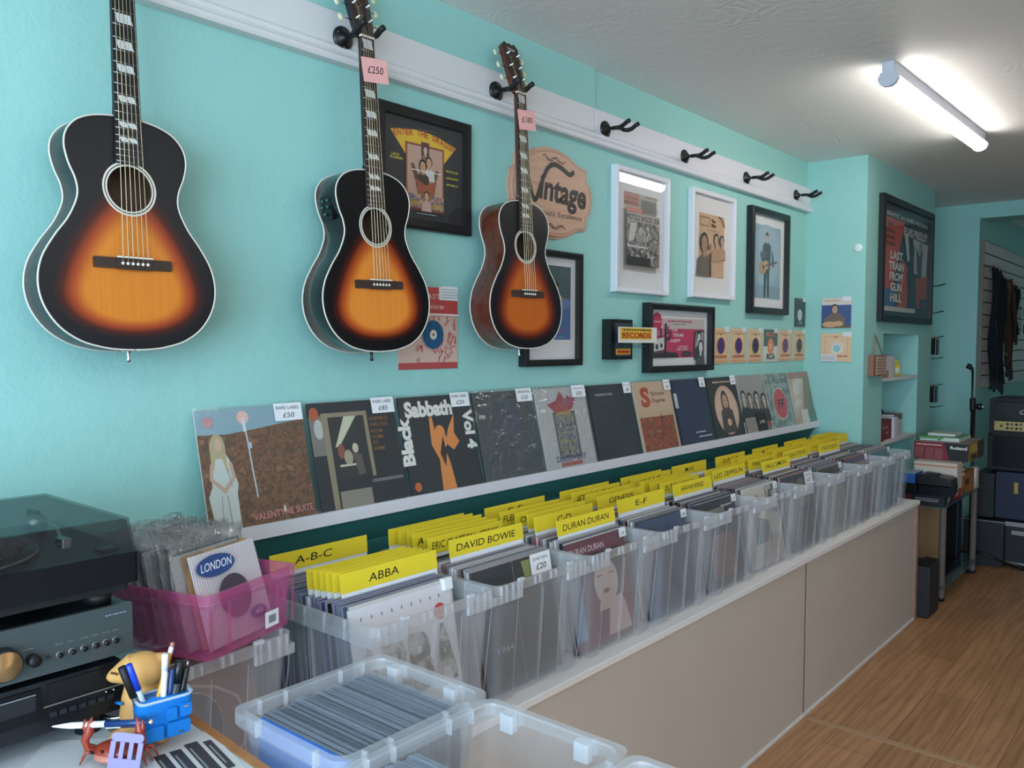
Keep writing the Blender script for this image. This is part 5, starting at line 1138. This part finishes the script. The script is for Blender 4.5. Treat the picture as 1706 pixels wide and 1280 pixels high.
def pen(px, tip, rad, cols, lab, cat='pen', x=0, y=0):
    """pen standing in the backpack, leaning; tip = top point in the bag frame"""
    B = FT @ BT; a = B @ Vector((x, y, .012)); b = B @ Vector(tip)
    d = (b-a).normalized(); L = (b-a).length; q = d.to_track_quat('Z', 'Y').to_matrix().to_4x4(); T = Matrix.Translation(a) @ q
    t = thing(px, lab, cat, T)
    for nm, z0, z1, k, r1, r2 in cols: MB().lathe([(0, z0*L), (rad*r1, z0*L+.0003), (rad*r2, z1*L-.0006), (rad*r2*.7, z1*L), (0, z1*L)], k, (0, 0, 0), 12 if cat != 'pencil' else 6, None, cat != 'pencil').build(nm, t, local=True)
    return t
mk('clear_barrel', '#b9c0cc', .15); mk('pencil_yellow', '#d99a28', .4); mk('white_pl', '#e8eaf2', .3); mk('navy', '#1c3a6c', .3); mk('blue_cap', '#1c3fc0', .3); mk('grey_pl', '#3a3f45', .35)
pen('biro', (-.052, .0, .138), .0042, [('barrel', 0, .72, 'clear_barrel', .9, 1), ('cap', .62, 1, 'blue_cap', 1.15, 1.15)], 'clear biro with a blue cap, leaning left in the backpack', x=-.012)
pen('gel_pen', (-.060, .010, .132), .006, [('barrel', 0, .6, 'grey_pl', .9, 1), ('grip', .55, 1, 'black_rubber', 1.2, 1.0)], 'fat black pen behind the clear biro', x=-.018)
pen('pencil', (.022, .008, .155), .0036, [('barrel', 0, .88, 'pencil_yellow', 1, 1), ('ferrule', .88, .95, 'white_pl', 1.02, 1.02), ('eraser', .95, 1, '#b06a60', .95, .9)], 'yellow pencil with an eraser, tallest in the backpack', 'pencil', x=-.020)
pen('felt_pen', (.006, -.002, .142), .0045, [('barrel', 0, .8, 'white_pl', 1, 1), ('cap', .78, 1, 'white_pl', 1.12, 1.1)], 'white capped pen in the middle of the backpack', x=.002)
pen('blue_pen', (.018, .0, .112), .0045, [('barrel', 0, 1, 'navy', 1, 1)], 'dark blue pen right of the white one', x=.010)
pen('marker', (.032, .002, .122), .0068, [('barrel', 0, .7, 'grey_pl', 1, 1), ('cap', .66, 1, 'black_plastic', 1.08, 1.0)], 'thick black marker in the backpack', x=.014)
pen('black_pen', (.046, .002, .118), .0048, [('barrel', 0, .9, 'black_plastic', 1, 1), ('clicker', .9, 1, 'steel', .5, .45)], 'black pen at the right side of the backpack', x=.024)
# crab pen rest with its white pen
mk('crab_red', '#9a3c2a', .28); mk('crab_pale', '#c07c68', .35)
CTm = local(196, 1272, DZ)
t = thing('crab_figurine', 'glossy red brown crab figurine holding up a white pen', 'figurine', CTm)
mb = MB(); mb.ball((0, 0, .022), .03, 'crab_red', 24, 12, None, (1.15, .8, .42)); mb.build('shell', t, local=True)
MB().ball((-.004, -.006, .0165), .026, 'crab_pale', 20, 10, None, (1.05, .85, .35)).build('belly', t, local=True, label='pale pink underside')
for x in (-.028, -.012): MB().tube([(x, -.018, .024), (x-.001, -.022, .029)], .0022, 'black_plastic', 8).build('eye', t, local=True)
for s in (-1, 1):
    mb = MB(); mb.tube([(s*.026, -.006, .022), (s*.040, -.010, .026), (s*.043, -.010, .040), (s*.038, -.008, .052), (s*.036, -.008, .066), (s*.033, -.008, .074)], [.004, .0045, .006, .0075, .004, .0012], 'crab_red', 10)
    mb.tube([(s*.038, -.008, .050), (s*.044, -.010, .060), (s*.043, -.010, .072)], [.005, .0035, .001], 'crab_red', 8); mb.build('claw', t, local=True)
    for k in range(3):
        MB().tube([(s*.025, .006*k-.006, .020), (s*(.042+.003*k), .012*k-.012, .022), (s*(.050+.003*k), .014*k-.014, .004)], [.003, .0028, .001], 'crab_red', 8).build('leg', t, local=True)
p = CTm @ Vector((-.094, -.008, .060)); q = CTm @ Vector((.052, -.006, .0665)); d = (q-p); TT = Matrix.Translation(p) @ d.normalized().to_track_quat('Z', 'Y').to_matrix().to_4x4(); L = d.length
t = thing('white_pen', 'white ballpoint lying across the claws of the crab', 'pen', TT)
MB().lathe([(0, 0), (.0012, .002), (.0038, .02), (.0048, .03), (.0048, L*.6)], 'white_pl', n=14).build('barrel', t, local=True)
MB().lathe([(.0049, L*.55), (.005, L*.9), (.003, L)], 'navy', n=14).build('upper_barrel', t, local=True); MB().box((-.001, -.007, L*.55), (.001, -.005, L*.95), 'chrome').build('clip', t, local=True)
MB().ball((0, 0, L+.002), .0045, 'chrome', 12, 8).build('push_button', t, local=True)
# lavender slotted tool in front of the crab
ST = local(203, 1292, DZ, 0)
t = thing('slotted_spatula', 'lavender slotted plastic spatula standing before the crab', 'spatula', ST); mk('lavender', '#8379b4', .4)
mb = MB(); ZT = Matrix.Rotation(-.25, 4, 'X') @ Matrix.Rotation(.08, 4, 'Y')
mb.rbox((-.024, 0, .0), (.024, .003, .022), 'lavender', .001, ZT, 2, 'y')
for a, b in ((-.024, -.0165), (-.010, -.0035), (.0035, .010), (.0165, .024)): mb.box((a, 0, .0215), (b, .003, .046), 'lavender', ZT)
mb.rbox((-.024, 0, .0455), (.024, .003, .058), 'lavender', .006, ZT, 3, 'y'); mb.build('blade', t, local=True)
# dish and papers
MT = local(205, 1202, DZ)
t = thing('glass_dish', 'small dark glass dish with a shiny rim beside the figurine', 'dish', MT)
MB().lathe([(0, 0), (.030, 0), (.034, .010), (.034, .022), (.030, .022), (.029, .006), (0, .004)], 'dial', n=32).build('bowl', t, local=True)
MB().lathe([(.0345, .018), (.0362, .020), (.0345, .0235), (.030, .0225)], 'chrome', n=32).build('metal_rim', t, local=True)
def sheet(name, pts, z, k, art, lab):
    v = [at(x, y, 'z', z) for x, y in pts]; c = sum(v, Vector())/4; u = (v[1]-v[0]); w_ = u.length; h_ = (v[3]-v[0]).length
    a = math.atan2(u.y, u.x); T = Matrix.Translation(v[0]) @ Matrix.Rotation(a, 4, 'Z')
    mb = MB(); mb.box((0, 0, 0), (w_, h_, .0006), k); A = Art(w_, h_); art(A); A.put(mb, Matrix.Translation((0, 0, .0007)), .0001)
    t = thing(name, lab, 'paper', T); mb.build('page', t, local=True, fix=False)
def a_print(A):
    A.rect(0, 0, 1, 1, '#cfccc8')
    for x0, y0, x1, y1 in ((.05, .1, .22, .8), (.28, .1, .45, .8), (.52, .15, .72, .85), (.78, .2, .9, .8)): A.rect(x0, y0, x1, y1, '#3a3a3c').rect(x0+.03, y0+.1, x0+.06, y1-.1, '#8d8b88')
    A.line([(.4, .0), (.6, .2), (.95, .1)], .002, '#2b2b2b')
sheet('magazine_page', [(300, 1330), (420, 1290), (355, 1215), (255, 1245)], DZ+.0003, '#cfccc8', a_print, 'black and white photographic page lying by the wooden desk edge')
sheet('loose_paper', [(20, 1300), (190, 1290), (175, 1225), (40, 1240)], DZ+.0003, '#d8dcde', lambda A: A.scrib(.1, .1, .9, .9, 8, '#c4c8cc', .001), 'blank pale sheet of paper under the crab')
# ------------------------------------------------------------ niche shelves and things on them
NS1, NS2 = 1.372, .975
for z, lab in ((NS1, 'upper white shelf in the niche of the chimney breast'), (NS2, 'lower white shelf in the niche, nearest the counter')):
    MB().box((5.402, -.349, z-.020), (6.168, -.032, z), 'counter_white').build('niche_shelf', label=lab, cat='shelf', group='white shelves in the niche')
def cbox(name, x0, x1, y0, y1, z0, z1, k, lab, cat='box', art=None, face=None, top=None, r=0):
    """small carton with a lid line; art on the -x face"""
    t = thing(name, lab, cat, ((x0+x1)/2, (y0+y1)/2, z0))
    MB().box((x0, y0, z0), (x1, y1, z1), k).build('carton', t, bevel=.0015)
    w = y1-y0; h = z1-z0
    if art:
        mb = MB(); A = Art(w, h); art(A); A.put(mb, onX(x0-.0003, y1, z0)); mb.build('printed_front', t)
    if face:
        mb = MB(); A = Art(x1-x0, h); face(A); A.put(mb, onY(x0, y0-.0003, z0)); mb.build('printed_side', t)
    mb = MB(); mb.box((x0+.002, y0+.002, z1+.0001), (x1-.002, y1-.002, z1+.0018), top or k); mb.build('lid_flap', t)
    return t
mk('white_box', '#d5cfd2', .6); mk('maroon_box', '#7a2630', .5); mk('kraft', '#a9805a', .8, var=.06); mk('wine', '#8a2438', .5)
cbox('white_carton', 5.50, 5.62, -.33, -.13, NS1, NS1+.135, 'white_box', 'white carton on the upper niche shelf', top='#c8c2c4')
cbox('white_carton', 5.64, 5.74, -.325, -.17, NS1, NS1+.13, 'white_box', 'second white carton with small marks on the upper shelf', face=lambda A: A.scrib(.5, .1, .8, .6, 5, '#8a8488', .003))
cbox('wine_red_box', 5.66, 5.84, -.14, -.05, NS1, NS1+.155, 'wine', 'wine red box at the back of the upper niche shelf')
cbox('kraft_box', 5.43, 5.54, -.345, -.335+.04, NS1, NS1+.045, 'kraft', 'small brown cardboard box at the left of the upper niche shelf')
t = thing('earphone_pack', 'clear blister pack with dark contents beside the white cartons', 'package', (5.80, -.24, NS1))
MB().rbox((5.78, -.29, NS1), (5.83, -.20, NS1+.10), 'crumple', .006).build('blister', t); MB().rbox((5.79, -.27, NS1+.01), (5.81, -.22, NS1+.06), 'black_plastic', .005).build('contents', t)
t = thing('polish_bottle', 'small bottle with a yellow cap on the upper niche shelf', 'bottle', (6.00, -.26, NS1)); mk('yel', '#d9c83a', .4); mk('pale_label', '#d8dcc0', .5)
MB().lathe([(0, 0), (.026, 0), (.027, .004), (.027, .065), (.022, .075), (.012, .080), (0, .08)], 'yel', (6.0, -.26, NS1+.0005), 20).build('bottle_body', t); MB().lathe([(.0275, .012), (.0275, .052)], 'pale_label', (6.0, -.26, NS1+.0005), 20).build('label_band', t); MB().lathe([(.014, .080), (.016, .082), (.013, .105), (0, .106)], 'yel', (6.0, -.26, NS1+.0005), 16).build('cap', t)
def a_lp(A): A.text('FLAMMA', .4, .55, .6, .16, '#cfa8a4').text('NEW', .6, .28, .25, .12, '#d8c8c4')
cbox('maroon_carton', 5.50, 5.72, -.32, -.10, NS2, NS2+.125, 'maroon_box', 'maroon carton with pale capitals on the lower niche shelf', face=a_lp, art=lambda A: A.scrib(.1, .3, .9, .7, 3, '#b8989a', .004))
cbox('pale_carton', 5.74, 5.82, -.33, -.14, NS2, NS2+.13, 'white_box', 'pale carton right of the maroon one on the lower shelf')
cbox('red_topped_carton', 5.84, 6.02, -.30, -.10, NS2, NS2+.14, 'white_box', 'white and red carton at the right of the lower niche shelf', top='#7a3a3c', face=lambda A: A.rect(0, .75, 1, 1, '#6a6c4c').scrib(.2, .1, .8, .6, 6, '#a8a4a4', .003))
cbox('maroon_box_low', 5.42, 5.50, -.34, -.20, NS2, NS2+.05, 'maroon_box', 'flat dark red box lowest at the left of the niche', art=None)
t = thing('capo', 'black clip lying on top of the lower shelf cartons', 'clip', (5.9, -.2, NS2+.142))
MB().tube([(5.86, -.22, NS2+.148), (5.90, -.20, NS2+.165), (5.94, -.20, NS2+.150), (5.97, -.18, NS2+.166)], .005, 'black_rubber', 8).build('clip_body', t)
# hanging wooden notice
t = thing('hanging_notice', 'small slatted wooden notice hung on string beside the niche', 'sign', (5.23, -.36, 1.385))
mk('notice_wood', '#8c6252', .6, var=.15, vscale=40)
x0 = 5.115; x1 = 5.36; z0 = 1.395; z1 = 1.515
MB().rbox((x0, -.384, z0), (x1, -.3515, z1), 'notice_wood', .003, axis='y').build('back_block', t)
mk('pale_slat', '#c9ae98', .6)
for i in range(6):
    z = z0+.008+.0182*i; mb = MB(); mb.box((x0+.045, -.388, z), (x1-.015, -.3845, z+.013), 'pale_slat'); A = Art(x1-x0-.06, .013); A.scrib(.08, .2, .92, .8, 1, '#6b4c3c', .003); A.put(mb, onY(x0+.045, -.3881, z), .0001); mb.build('slat', t)
MB().tube([(x0+.05, -.372, z1), (x0+.11, -.356, 1.638), (x1-.04, -.372, z1)], .0028, 'kraft', 6).build('string', t)
MB().lathe([(0, -.008), (.004, -.007), (.003, 0)], 'steel', (x0+.11, -.3505, 1.636), 10, axis='y').build('nail', t)
# hooks in the recess beyond the chimney breast
for i, (px, py) in enumerate(((1575, 475), (1572, 520), (1572, 562), (1571, 597), (1570, 642), (1570, 678))):
    p = at(px, py, 'x', 6.9); t = thing('display_hook', 'thin black display hook sticking out beyond the chimney breast, %s from the top' % ['first', 'second', 'third', 'fourth', 'fifth', 'sixth'][i], 'hook', (6.9, -.02, p.z), 'display hooks in the recess')
    MB().box((6.87, -.006, p.z-.03), (6.93, -.0005, p.z+.012), 'black_plastic').build('back_plate', t)
    for dx in (-.018, .018): MB().tube([(6.9+dx, -.006, p.z-.005), (6.9+dx, p.y+.05, p.z-.005), (6.9+dx, p.y, p.z+.008)], .003, 'black_plastic', 6).build('prong', t)
    if i in (2, 4):
        u = thing('hanging_pack', 'dark packaged item on the %s hook of the recess' % ['', '', 'third', '', 'fifth'][i], 'package', (6.9, -.27, p.z-.13)); MB().rbox((6.86, -.30, p.z-.13), (6.94, -.22, p.z-.012), 'black_plastic', .01).build('pack_body', u); MB().box((6.875, -.275, p.z-.0125), (6.925, -.265, p.z+.001), 'kraft').build('hang_tab', u)
# slatwall with straps
mk('slat_white', '#d6cdc4', .45); mk('slot_dark', '#1a1614', .6)
sx0, sx1, sz0, sz1 = 7.40, 9.3, 1.24, 2.395
t = thing('slatwall_panel', 'pale slatted display panel hung with straps on the back right wall', 'display panel', (8.3, -.49, sz0))
n = 12; st = (sz1-sz0)/n
mb = MB().box((sx0, -.486, sz0), (sx1, -.4705, sz1), 'slot_dark')
for i in range(n): mb.box((sx0+.004, -.4905, sz0+st*i+(.004 if i else 0)), (sx1, -.4862, sz0+st*(i+1)-.006), 'slat_white')
mb.build('slat_panel', t)
MB().box((sx0-.006, -.494, sz0), (sx0+.0035, -.4705, sz1), '#75685c').build('end_trim', t)
mk('strap_black', '#17171a', .6, var=.2); mk('strap_brown', '#5a3626', .6, var=.3, vscale=40); mk('strap_navy', '#1c2434', .6); mottle('strap_pattern', ['#8a6238', '#3a2a20', '#a8804a'], 30, 3, .6, 0, (1, 1, 1), True)
rs = random.Random(4)
sk = ['strap_black', 'strap_black', 'strap_navy', 'strap_black', 'strap_black', 'strap_black', 'strap_black', 'strap_pattern', 'strap_brown', 'strap_brown', 'strap_black', 'strap_brown', 'strap_black', 'strap_black']
for i, k in enumerate(sk):
    x = at(1653, 500, 'y', -.56).x+.078*i; z1_ = 2.19-.01*i+rs.uniform(-.02, .02); L = (.86 if i < 7 else (.62 if k == 'strap_pattern' else .72)) if i < 12 else .40; a = rs.uniform(-.01, .01)
    t = thing('guitar_strap', {'strap_black': 'black guitar strap hanging on the slatted panel', 'strap_navy': 'navy guitar strap among the black ones on the slatted panel', 'strap_pattern': 'patterned tan guitar strap on the slatted panel', 'strap_brown': 'brown guitar strap on the slatted panel'}[k], 'guitar strap', (x, -.56, z1_-L), {'strap_black': 'black guitar straps on the slatted panel', 'strap_brown': 'brown guitar straps on the slatted panel'}.get(k))
    pts = [(x+a*math.sin(j*1.3+i), -.56-.012*math.sin(j*.9+i), z1_-L*j/8) for j in range(9)]
    mb = MB(); mb.loft([[(p[0]-.016, p[1]-.014, p[2]), (p[0]-.010, p[1]-.016, p[2]), (p[0]+.020, p[1]+.012, p[2]), (p[0]+.014, p[1]+.014, p[2])] for p in pts], k); mb.build('webbing', t)
    MB().tube([(x, -.487, z1_+.01), (x, -.575, z1_+.01), (x, -.585, z1_+.02)], .0035, 'steel', 6).build('hook', t)
    MB().tube([(x, -.562, pts[-1][2]), (x+.01, -.565, pts[-1][2]-.05), (x-.005, -.562, pts[-1][2]-.085)], [.009, .007, .010], 'strap_black', 8).build('leather_end', t)
for i, z in enumerate((1.93, 1.78)):
    t = thing('blister_pack', 'small blister pack hanging right of the straps, %s' % ['upper', 'lower'][i], 'package', (8.86, -.55, z-.1)); MB().box((8.74, -.552, z-.12), (8.98, -.548, z), 'white_box').build('backing_card', t); MB().rbox((8.77, -.566, z-.10), (8.95, -.5525, z-.02), 'dial', .006, axis='y').build('contents', t); MB().tube([(8.86, -.49, z-.01), (8.86, -.58, z-.01)], .003, 'steel', 6).build('hook', t)
# microphone stand
mp_ = at(1620, 950, 'x', 6.62); mx, my = 6.62, at(1622, 700, 'x', 6.62).y
t = thing('microphone_stand', 'black microphone stand with an empty clip in front of the teal wall', 'microphone stand', (mx, my, 0))
zc = at(1618, 612, 'x', mx).z; zj = at(1623, 675, 'x', mx).z
MB().tube([(mx, my, .05), (mx, my, zj)], .011, 'black_plastic', 12).build('lower_pole', t)
MB().tube([(mx, my+.012, zj-.30), (mx-.005, my+.012, zj+.02), (mx-.01, my+.012, zc-.03)], .0075, 'black_plastic', 12).build('boom', t)
MB().lathe([(.017, -.045), (.02, -.03), (.02, .04), (.014, .05)], 'black_rubber', (mx, my+.008, zj), 16).build('clutch', t)
MB().lathe([(0, -.05), (.022, -.05), (.024, -.03), (.015, -.012), (.008, 0)], 'black_plastic', (mx, my, zj-.01), 16, axis='y').build('boom_knob', t)
MB().lathe([(.010, -.012), (.012, 0), (.006, .01)], 'chrome', (mx, my-.052, zj-.01), 12, axis='y').build('knob_cap', t)
MB().tube([(mx-.01, my+.012, zc-.03), (mx-.012, my+.02, zc)], [.010, .012], 'black_plastic', 12).tube([(mx-.012, my+.02, zc-.002), (mx-.018, my+.05, zc+.012)], .019, 'black_rubber', 14).build('microphone_clip', t)
for a in (-.9, 1.0, 3.3):
    c, s = math.cos(a)*.7, math.sin(a)*(.7 if a > 0 else 1.25); lg = MB(); lg.tube([(mx, my, .13), (mx+.30*c, my+.30*s, .012)], .008, 'black_plastic', 10); lo = lg.build('leg', t); MB().tube([(mx+.285*c, my+.285*s, .018), (mx+.32*c, my+.32*s, .010)], .011, 'black_rubber', 10).build('rubber_foot', lo)
# amp stack and cases
ax = 6.9
def q(px, py, x=ax): return at(px, py, 'x', x)
mk('gold_strip', '#b8a468', .45, .25)
t = thing('amp_head', 'black guitar amplifier head with a gold control strip, on a black cabinet', 'amplifier', (ax+.13, -.96, .93))
mb = MB(); mb.rbox((ax, -1.30, .945), (ax+.26, -.655, 1.195), 'black_rubber', .02, axis='x'); mb.build('cabinet', t)
MB().rbox((ax-.004, -1.26, 1.035), (ax-.0005, -.69, 1.165), 'dial', .004, axis='x').build('grille', t)
MB().tube([(ax-.005, -1.27, 1.17), (ax-.005, -.685, 1.17)], .002, 'steel', 6).build('piping', t)
MB().box((ax-.005, -1.26, .962), (ax-.0005, -.69, 1.028), 'gold_strip').build('control_panel', t)
for i in range(9):
    for z in (.981, 1.010): MB().lathe([(.0085, 0), (.0075, -.012), (0, -.012)], 'steel' if i % 2 else 'dial', (ax-.005, -.775-.028*i, z), 12, axis='x').build('knob', t)
MB().lathe([(.008, 0), (.007, -.008), (0, -.008)], 'dial', (ax-.005, -.735, .995), 12, axis='x').build('input_jack', t)
mb = MB(); A = Art(.16, .05); A.text('Ca', .15, .2, .3, .6, '#d8d8d4', .2); A.put(mb, onX(ax-.0045, -.845, 1.075)); mb.build('badge', t)
MB().rbox((ax+.06, -1.1, 1.1955), (ax+.20, -.72, 1.205), 'black_rubber', .01).build('top_handle', t)
t = thing('speaker_cabinet', 'black speaker cabinet with dark grille under the amplifier head', 'speaker', (ax+.14, -.98, .67))
MB().rbox((ax, -1.32, .675), (ax+.28, -.65, .944), 'black_rubber', .015, axis='x').build('cabinet', t); MB().box((ax-.004, -1.29, .70), (ax-.0005, -.685, .925), 'hifi_black').build('grille', t)
for y in (-.667, -1.303): MB().ball((ax, y, .93), .012, 'black_plastic', 8, 6).build('corner', t)
mk('navy_case', '#17233f', .5, bump=.2, bscale=120); mk('dark_case', '#17191e', .5, bump=.2, bscale=120)
t = thing('navy_case', 'dark blue box with a small metal badge under the black speaker cabinet', 'equipment case', (ax+.1, -.95, .33))
MB().rbox((ax-.05, -1.25, .335), (ax+.30, -.72, .668), 'navy_case', .01, axis='x').build('case_body', t); MB().box((ax-.0545, -.86, .52), (ax-.0505, -.835, .60), 'brass').build('badge', t)
MB().rbox((ax-.10, -.72+.002, .34), (ax+.25, -.60, .655), 'dark_case', .006, axis='x').build('dark_box', label='black box squeezed left of the dark blue case', cat='box')
MB().box((ax-.02, -1.0, .6685), (ax+.12, -.66, .673), '#b9b4ac').build('paper_sheet', label='sheet of paper between the dark blue box and the speaker cabinet', cat='paper') if 0 else None
t = thing('flight_case', 'large black case with aluminium edges on the floor, at the bottom of the stack', 'flight case', (ax, -.85, 0))
fx = 6.72
MB().box((fx, -.80, .004), (fx+.40, -.545, .325), 'dark_case').build('case_front', t); MB().box((fx+.06, -1.25, .03), (fx+.42, -.802, .328), 'dark_case').build('case_body', t)
mb = MB().box((fx-.004, -.80, .322), (fx+.003, -.545, .330), 'steel').box((fx+.052, -.96, .298), (fx+.062, -.80, .328), 'steel').box((fx+.05, -.975, .03), (fx+.064, -.955, .328), 'steel').box((fx+.052, -.96, .03), (fx+.062, -.80, .045), 'steel'); mb.build('metal_edging', t, label='aluminium edging')
MB().box((fx+.048, -.93, .24), (fx+.058, -.84, .27), 'steel').build('latch', t)
MB().ball((fx+.055, -.965, .318), .016, 'black_plastic', 10, 8).build('corner', t)
if 0: p0 = at(1640, 920, 'z', .03)
if 0: MB().tube([(p0.x, p0.y, .14), (p0.x-.1, p0.y-.1, .09), (p1.x-.0, p1.y, .02), (p1.x-.1, p1.y-.3, .012)], .012, 'black_plastic', 10).build('stand_leg', label='black tubular stand leg slanting over the floor before the case', cat='stand leg')
mk('silver_tube', '#b3a79e', .4, .35)
# glass and metal shelf unit with boxes
t = thing('glass_table', 'glass and metal shelf table loaded with boxes behind the counter end', 'table', (6.0, -.55, 0))
lx0, lx1 = at(1567, 1003, 'y', -.66).x, at(1619, 955, 'y', -.66).x
for x in (lx0, lx1):
    for y in (-.66, -.40):
        MB().lathe([(.020, .012), (.020, .585), (.024, .585), (.026, .59), (.026, .735), (.022, .742), (0, .742)], 'silver_tube', (x, y, 0), 20).build('leg', t)
        MB().lathe([(.022, 0), (.022, .018), (.020, .022), (0, .022)], 'dial', (x, y, 0), 16).build('foot', t)
for z in (.60, .10):
    MB().prism(rrect(lx0-.14, -.69, lx1+.13, -.37, .04, 5), z-.010, z, 'tint_glass').build('glass_shelf', t)
kb = .601
def red_art(A): A.rect(0, 0, 1, 1, '#1d1a1c').rect(.0, .0, .3, 1, '#6a2430').scrib(.4, .3, .9, .6, 2, '#c9c4c4', .004)
cbox('black_red_box', lx0-.10, lx0+.16, -.685, -.42, kb, kb+.075, 'hifi_black', 'flat black and red box on the glass shelf by the leg', art=red_art, face=lambda A: A.rect(0, 0, 1, 1, '#26282a').poly([(.3, .1), (.5, .9), (.6, .6), (.5, .2)], '#a8a8a4'))
mk('red_box', '#a4242c', .5); mk('orange_box', '#b0723a', .6)
cbox('red_box', lx0+.17, lx0+.36, -.68, -.42, kb, kb+.095, 'red_box', 'bright red box on the glass shelf, second along', face=lambda A: A.rect(.3, .25, .6, .75, '#c8b8a0').scrib(.1, .8, .9, .95, 1, '#d8a8a0', .004))
cbox('orange_box', lx0+.37, lx0+.72, -.68, -.42, kb, kb+.14, 'orange_box', 'tan orange box on the glass shelf near the far leg', face=lambda A: A.rect(.25, .4, .6, .7, '#5a3a24').rect(0, 0, .3, .3, '#6d6a4c'))
t = thing('effects_pedal', 'chunky black pedal lying in front of the white box', 'pedal', (5.5, -.64, .735))
MB().prism([(-.74, .735), (-.55, .735), (-.55, .79), (-.58, .80), (-.72, .785), (-.74, .775)], 5.44, 5.60, 'black_plastic', axis='x').build('casing', t, bevel=.005)
MB().rbox((5.47, -.66, .789), (5.55, -.585, .801), 'black_rubber', .008).build('treadle', t)
mk('blue_box', '#1c4f94', .5)
cbox('blue_box', 5.42, 5.60, -.545, -.44, .742, .80, 'blue_box', 'blue box behind the crates at the left of the glass table', top='#8a9aa8')
MB().box((5.41, -.56, kb+.078), (5.62, -.43, .7405), 'hifi_black').build('black_carton', label='black carton under the blue box on the glass table', cat='box')
MB().box((5.43, -.735, kb+.078), (5.63, -.565, .7335), 'hifi_black').build('black_manual_case', label='flat black case under the pedal on the glass table', cat='box')
mk('card_white', '#c9bcae', .6)
cbox('long_white_box', 5.61, 5.74, -.735, -.49, .70, .855, 'card_white', 'long white carton with an orange edge under the maroon box', art=lambda A: A.rect(0, .84, 1, .9, '#b8805c').rect(0, 0, 1, .03, '#a0948a'))
for i in range(4):
    T = Matrix.Translation((5.86+.02*i, -.60, .742+.029*i)) @ Matrix.Rotation(.08*(i-1.5), 4, 'Z')
    tt = thing('paperback', 'cream edged paperback in the stack on the glass table, %s' % ['lowest', 'second lowest', 'second from the top', 'topmost'][i], 'book', T, 'paperbacks on the glass table')
    MB().box((-.09, -.10, 0), (.09, .06, .0018), 'wine').box((-.09, -.10, .026), (.09, .06, .0278), 'wine').box((-.09, .058, .0018), (.09, .06, .026), 'wine').build('cover', tt, local=True); MB().box((-.088, -.098, .002), (.088, .0575, .0258), '#d8c8a8').build('pages', tt, local=True)
def rol(A):
    A.rect(0, 0, 1, 1, '#16161a').rect(0, 0, .56, 1, '#7a2432').poly([(.56, 0), (.66, 0), (.56, 1)], '#7a2432').text('Roland', .82, .66, .30, .17, '#e8e8e8', 0, 0, .03).scrib(.04, .80, .52, .88, 1, '#d8b8b0', .008)
    for x in (.04, .24, .42): A.scrib(x, .08, x+.15, .70, 9, '#b88a86', .0025)
def rol2(A): A.rect(0, 0, 1, 1, '#b8902c').rect(.55, 0, 1, 1, '#4a3030').scrib(.1, .5, .5, .9, 4, '#e8d878', .006).rect(.1, .1, .4, .4, '#3a2a20')
mk('rol_top', '#8a8078', .6)
rx = 5.75
cbox('maroon_black_carton', rx, rx+.42, -.765, -.45, .856, .966, 'maroon_box', 'large maroon and black printed carton on top of the pile on the glass table', art=rol, face=rol2, top='rol_top')
mk('green_box', '#5f9a5c', .5); mk('pale_box', '#cdd2cc', .5)
t = cbox('green_white_box', rx+.05, rx+.36, -.70, -.47, .9685, .992, 'pale_box', 'flat white and green box on top of the maroon carton', art=lambda A: A.rect(0, .5, .6, 1, '#5f9a5c').ell(.5, .4, .03, '#2c6a44'), top='green_box')
cbox('small_grey_box', rx+.12, rx+.30, -.66, -.50, .9945, 1.010, 'pale_box', 'small pale box, highest of the pile on the glass table', top='#b9c0b4')
# things under the table
MB().box((lx1-.30, -.52, .101), (lx1-.26, -.39, .588), 'kraft').build('cardboard_panel', label='tall brown cardboard panel standing on the lower glass shelf', cat='cardboard')
MB().rbox((lx1-.15, -.60, .101), (lx1-.05, -.42, .57), 'hifi_black', .01).build('black_box', label='tall black box at the far end under the glass table', cat='box')
t = thing('keyboard', 'dark ribbed keyboard like panel lying under the glass table', 'keyboard', (6.0, -.53, .101))
MB().rbox((lx0+.12, -.66, .101), (lx1-.31, -.42, .125), 'black_plastic', .01).build('body', t)
for i in range(14): MB().box((lx0+.14+.032*i, -.65, .1255), (lx0+.162+.032*i, -.44, .133), 'dial').build('rib', t)
MB().tube([(lx0+.10, -.60, .108), (lx0+.06, -.55, .13), (lx0+.12, -.50, .15), (lx0+.02, -.47, .17), (lx0+.08, -.44, .12)], .007, 'black_rubber', 8).build('coiled_cable', label='coiled black cable on the lower glass shelf', cat='cable')
t = thing('gig_bag', 'small black case standing on the floor against the counter end', 'case', (5.28, -.60, 0))
MB().rbox((5.19, -.70, .001), (5.40, -.50, .30), 'dark_case', .02, axis='x').build('case_body', t, bevel=.006); MB().rbox((5.186, -.62, .14), (5.1895, -.57, .22), 'black_rubber', .005, axis='x').build('pocket', t)
t = thing('spray_can', 'pale bottle with a green top in the shadow under the table', 'bottle', (5.44, -.52, .101)); MB().lathe([(.03, 0), (.032, .01), (.032, .22), (.014, .26), (0, .26)], 'pale_label', (5.50, -.50, .101), 18).build('bottle_body', t); MB().lathe([(.013, .26), (.012, .30), (0, .30)], 'yel', (5.50, -.50, .101), 12).build('cap', t)
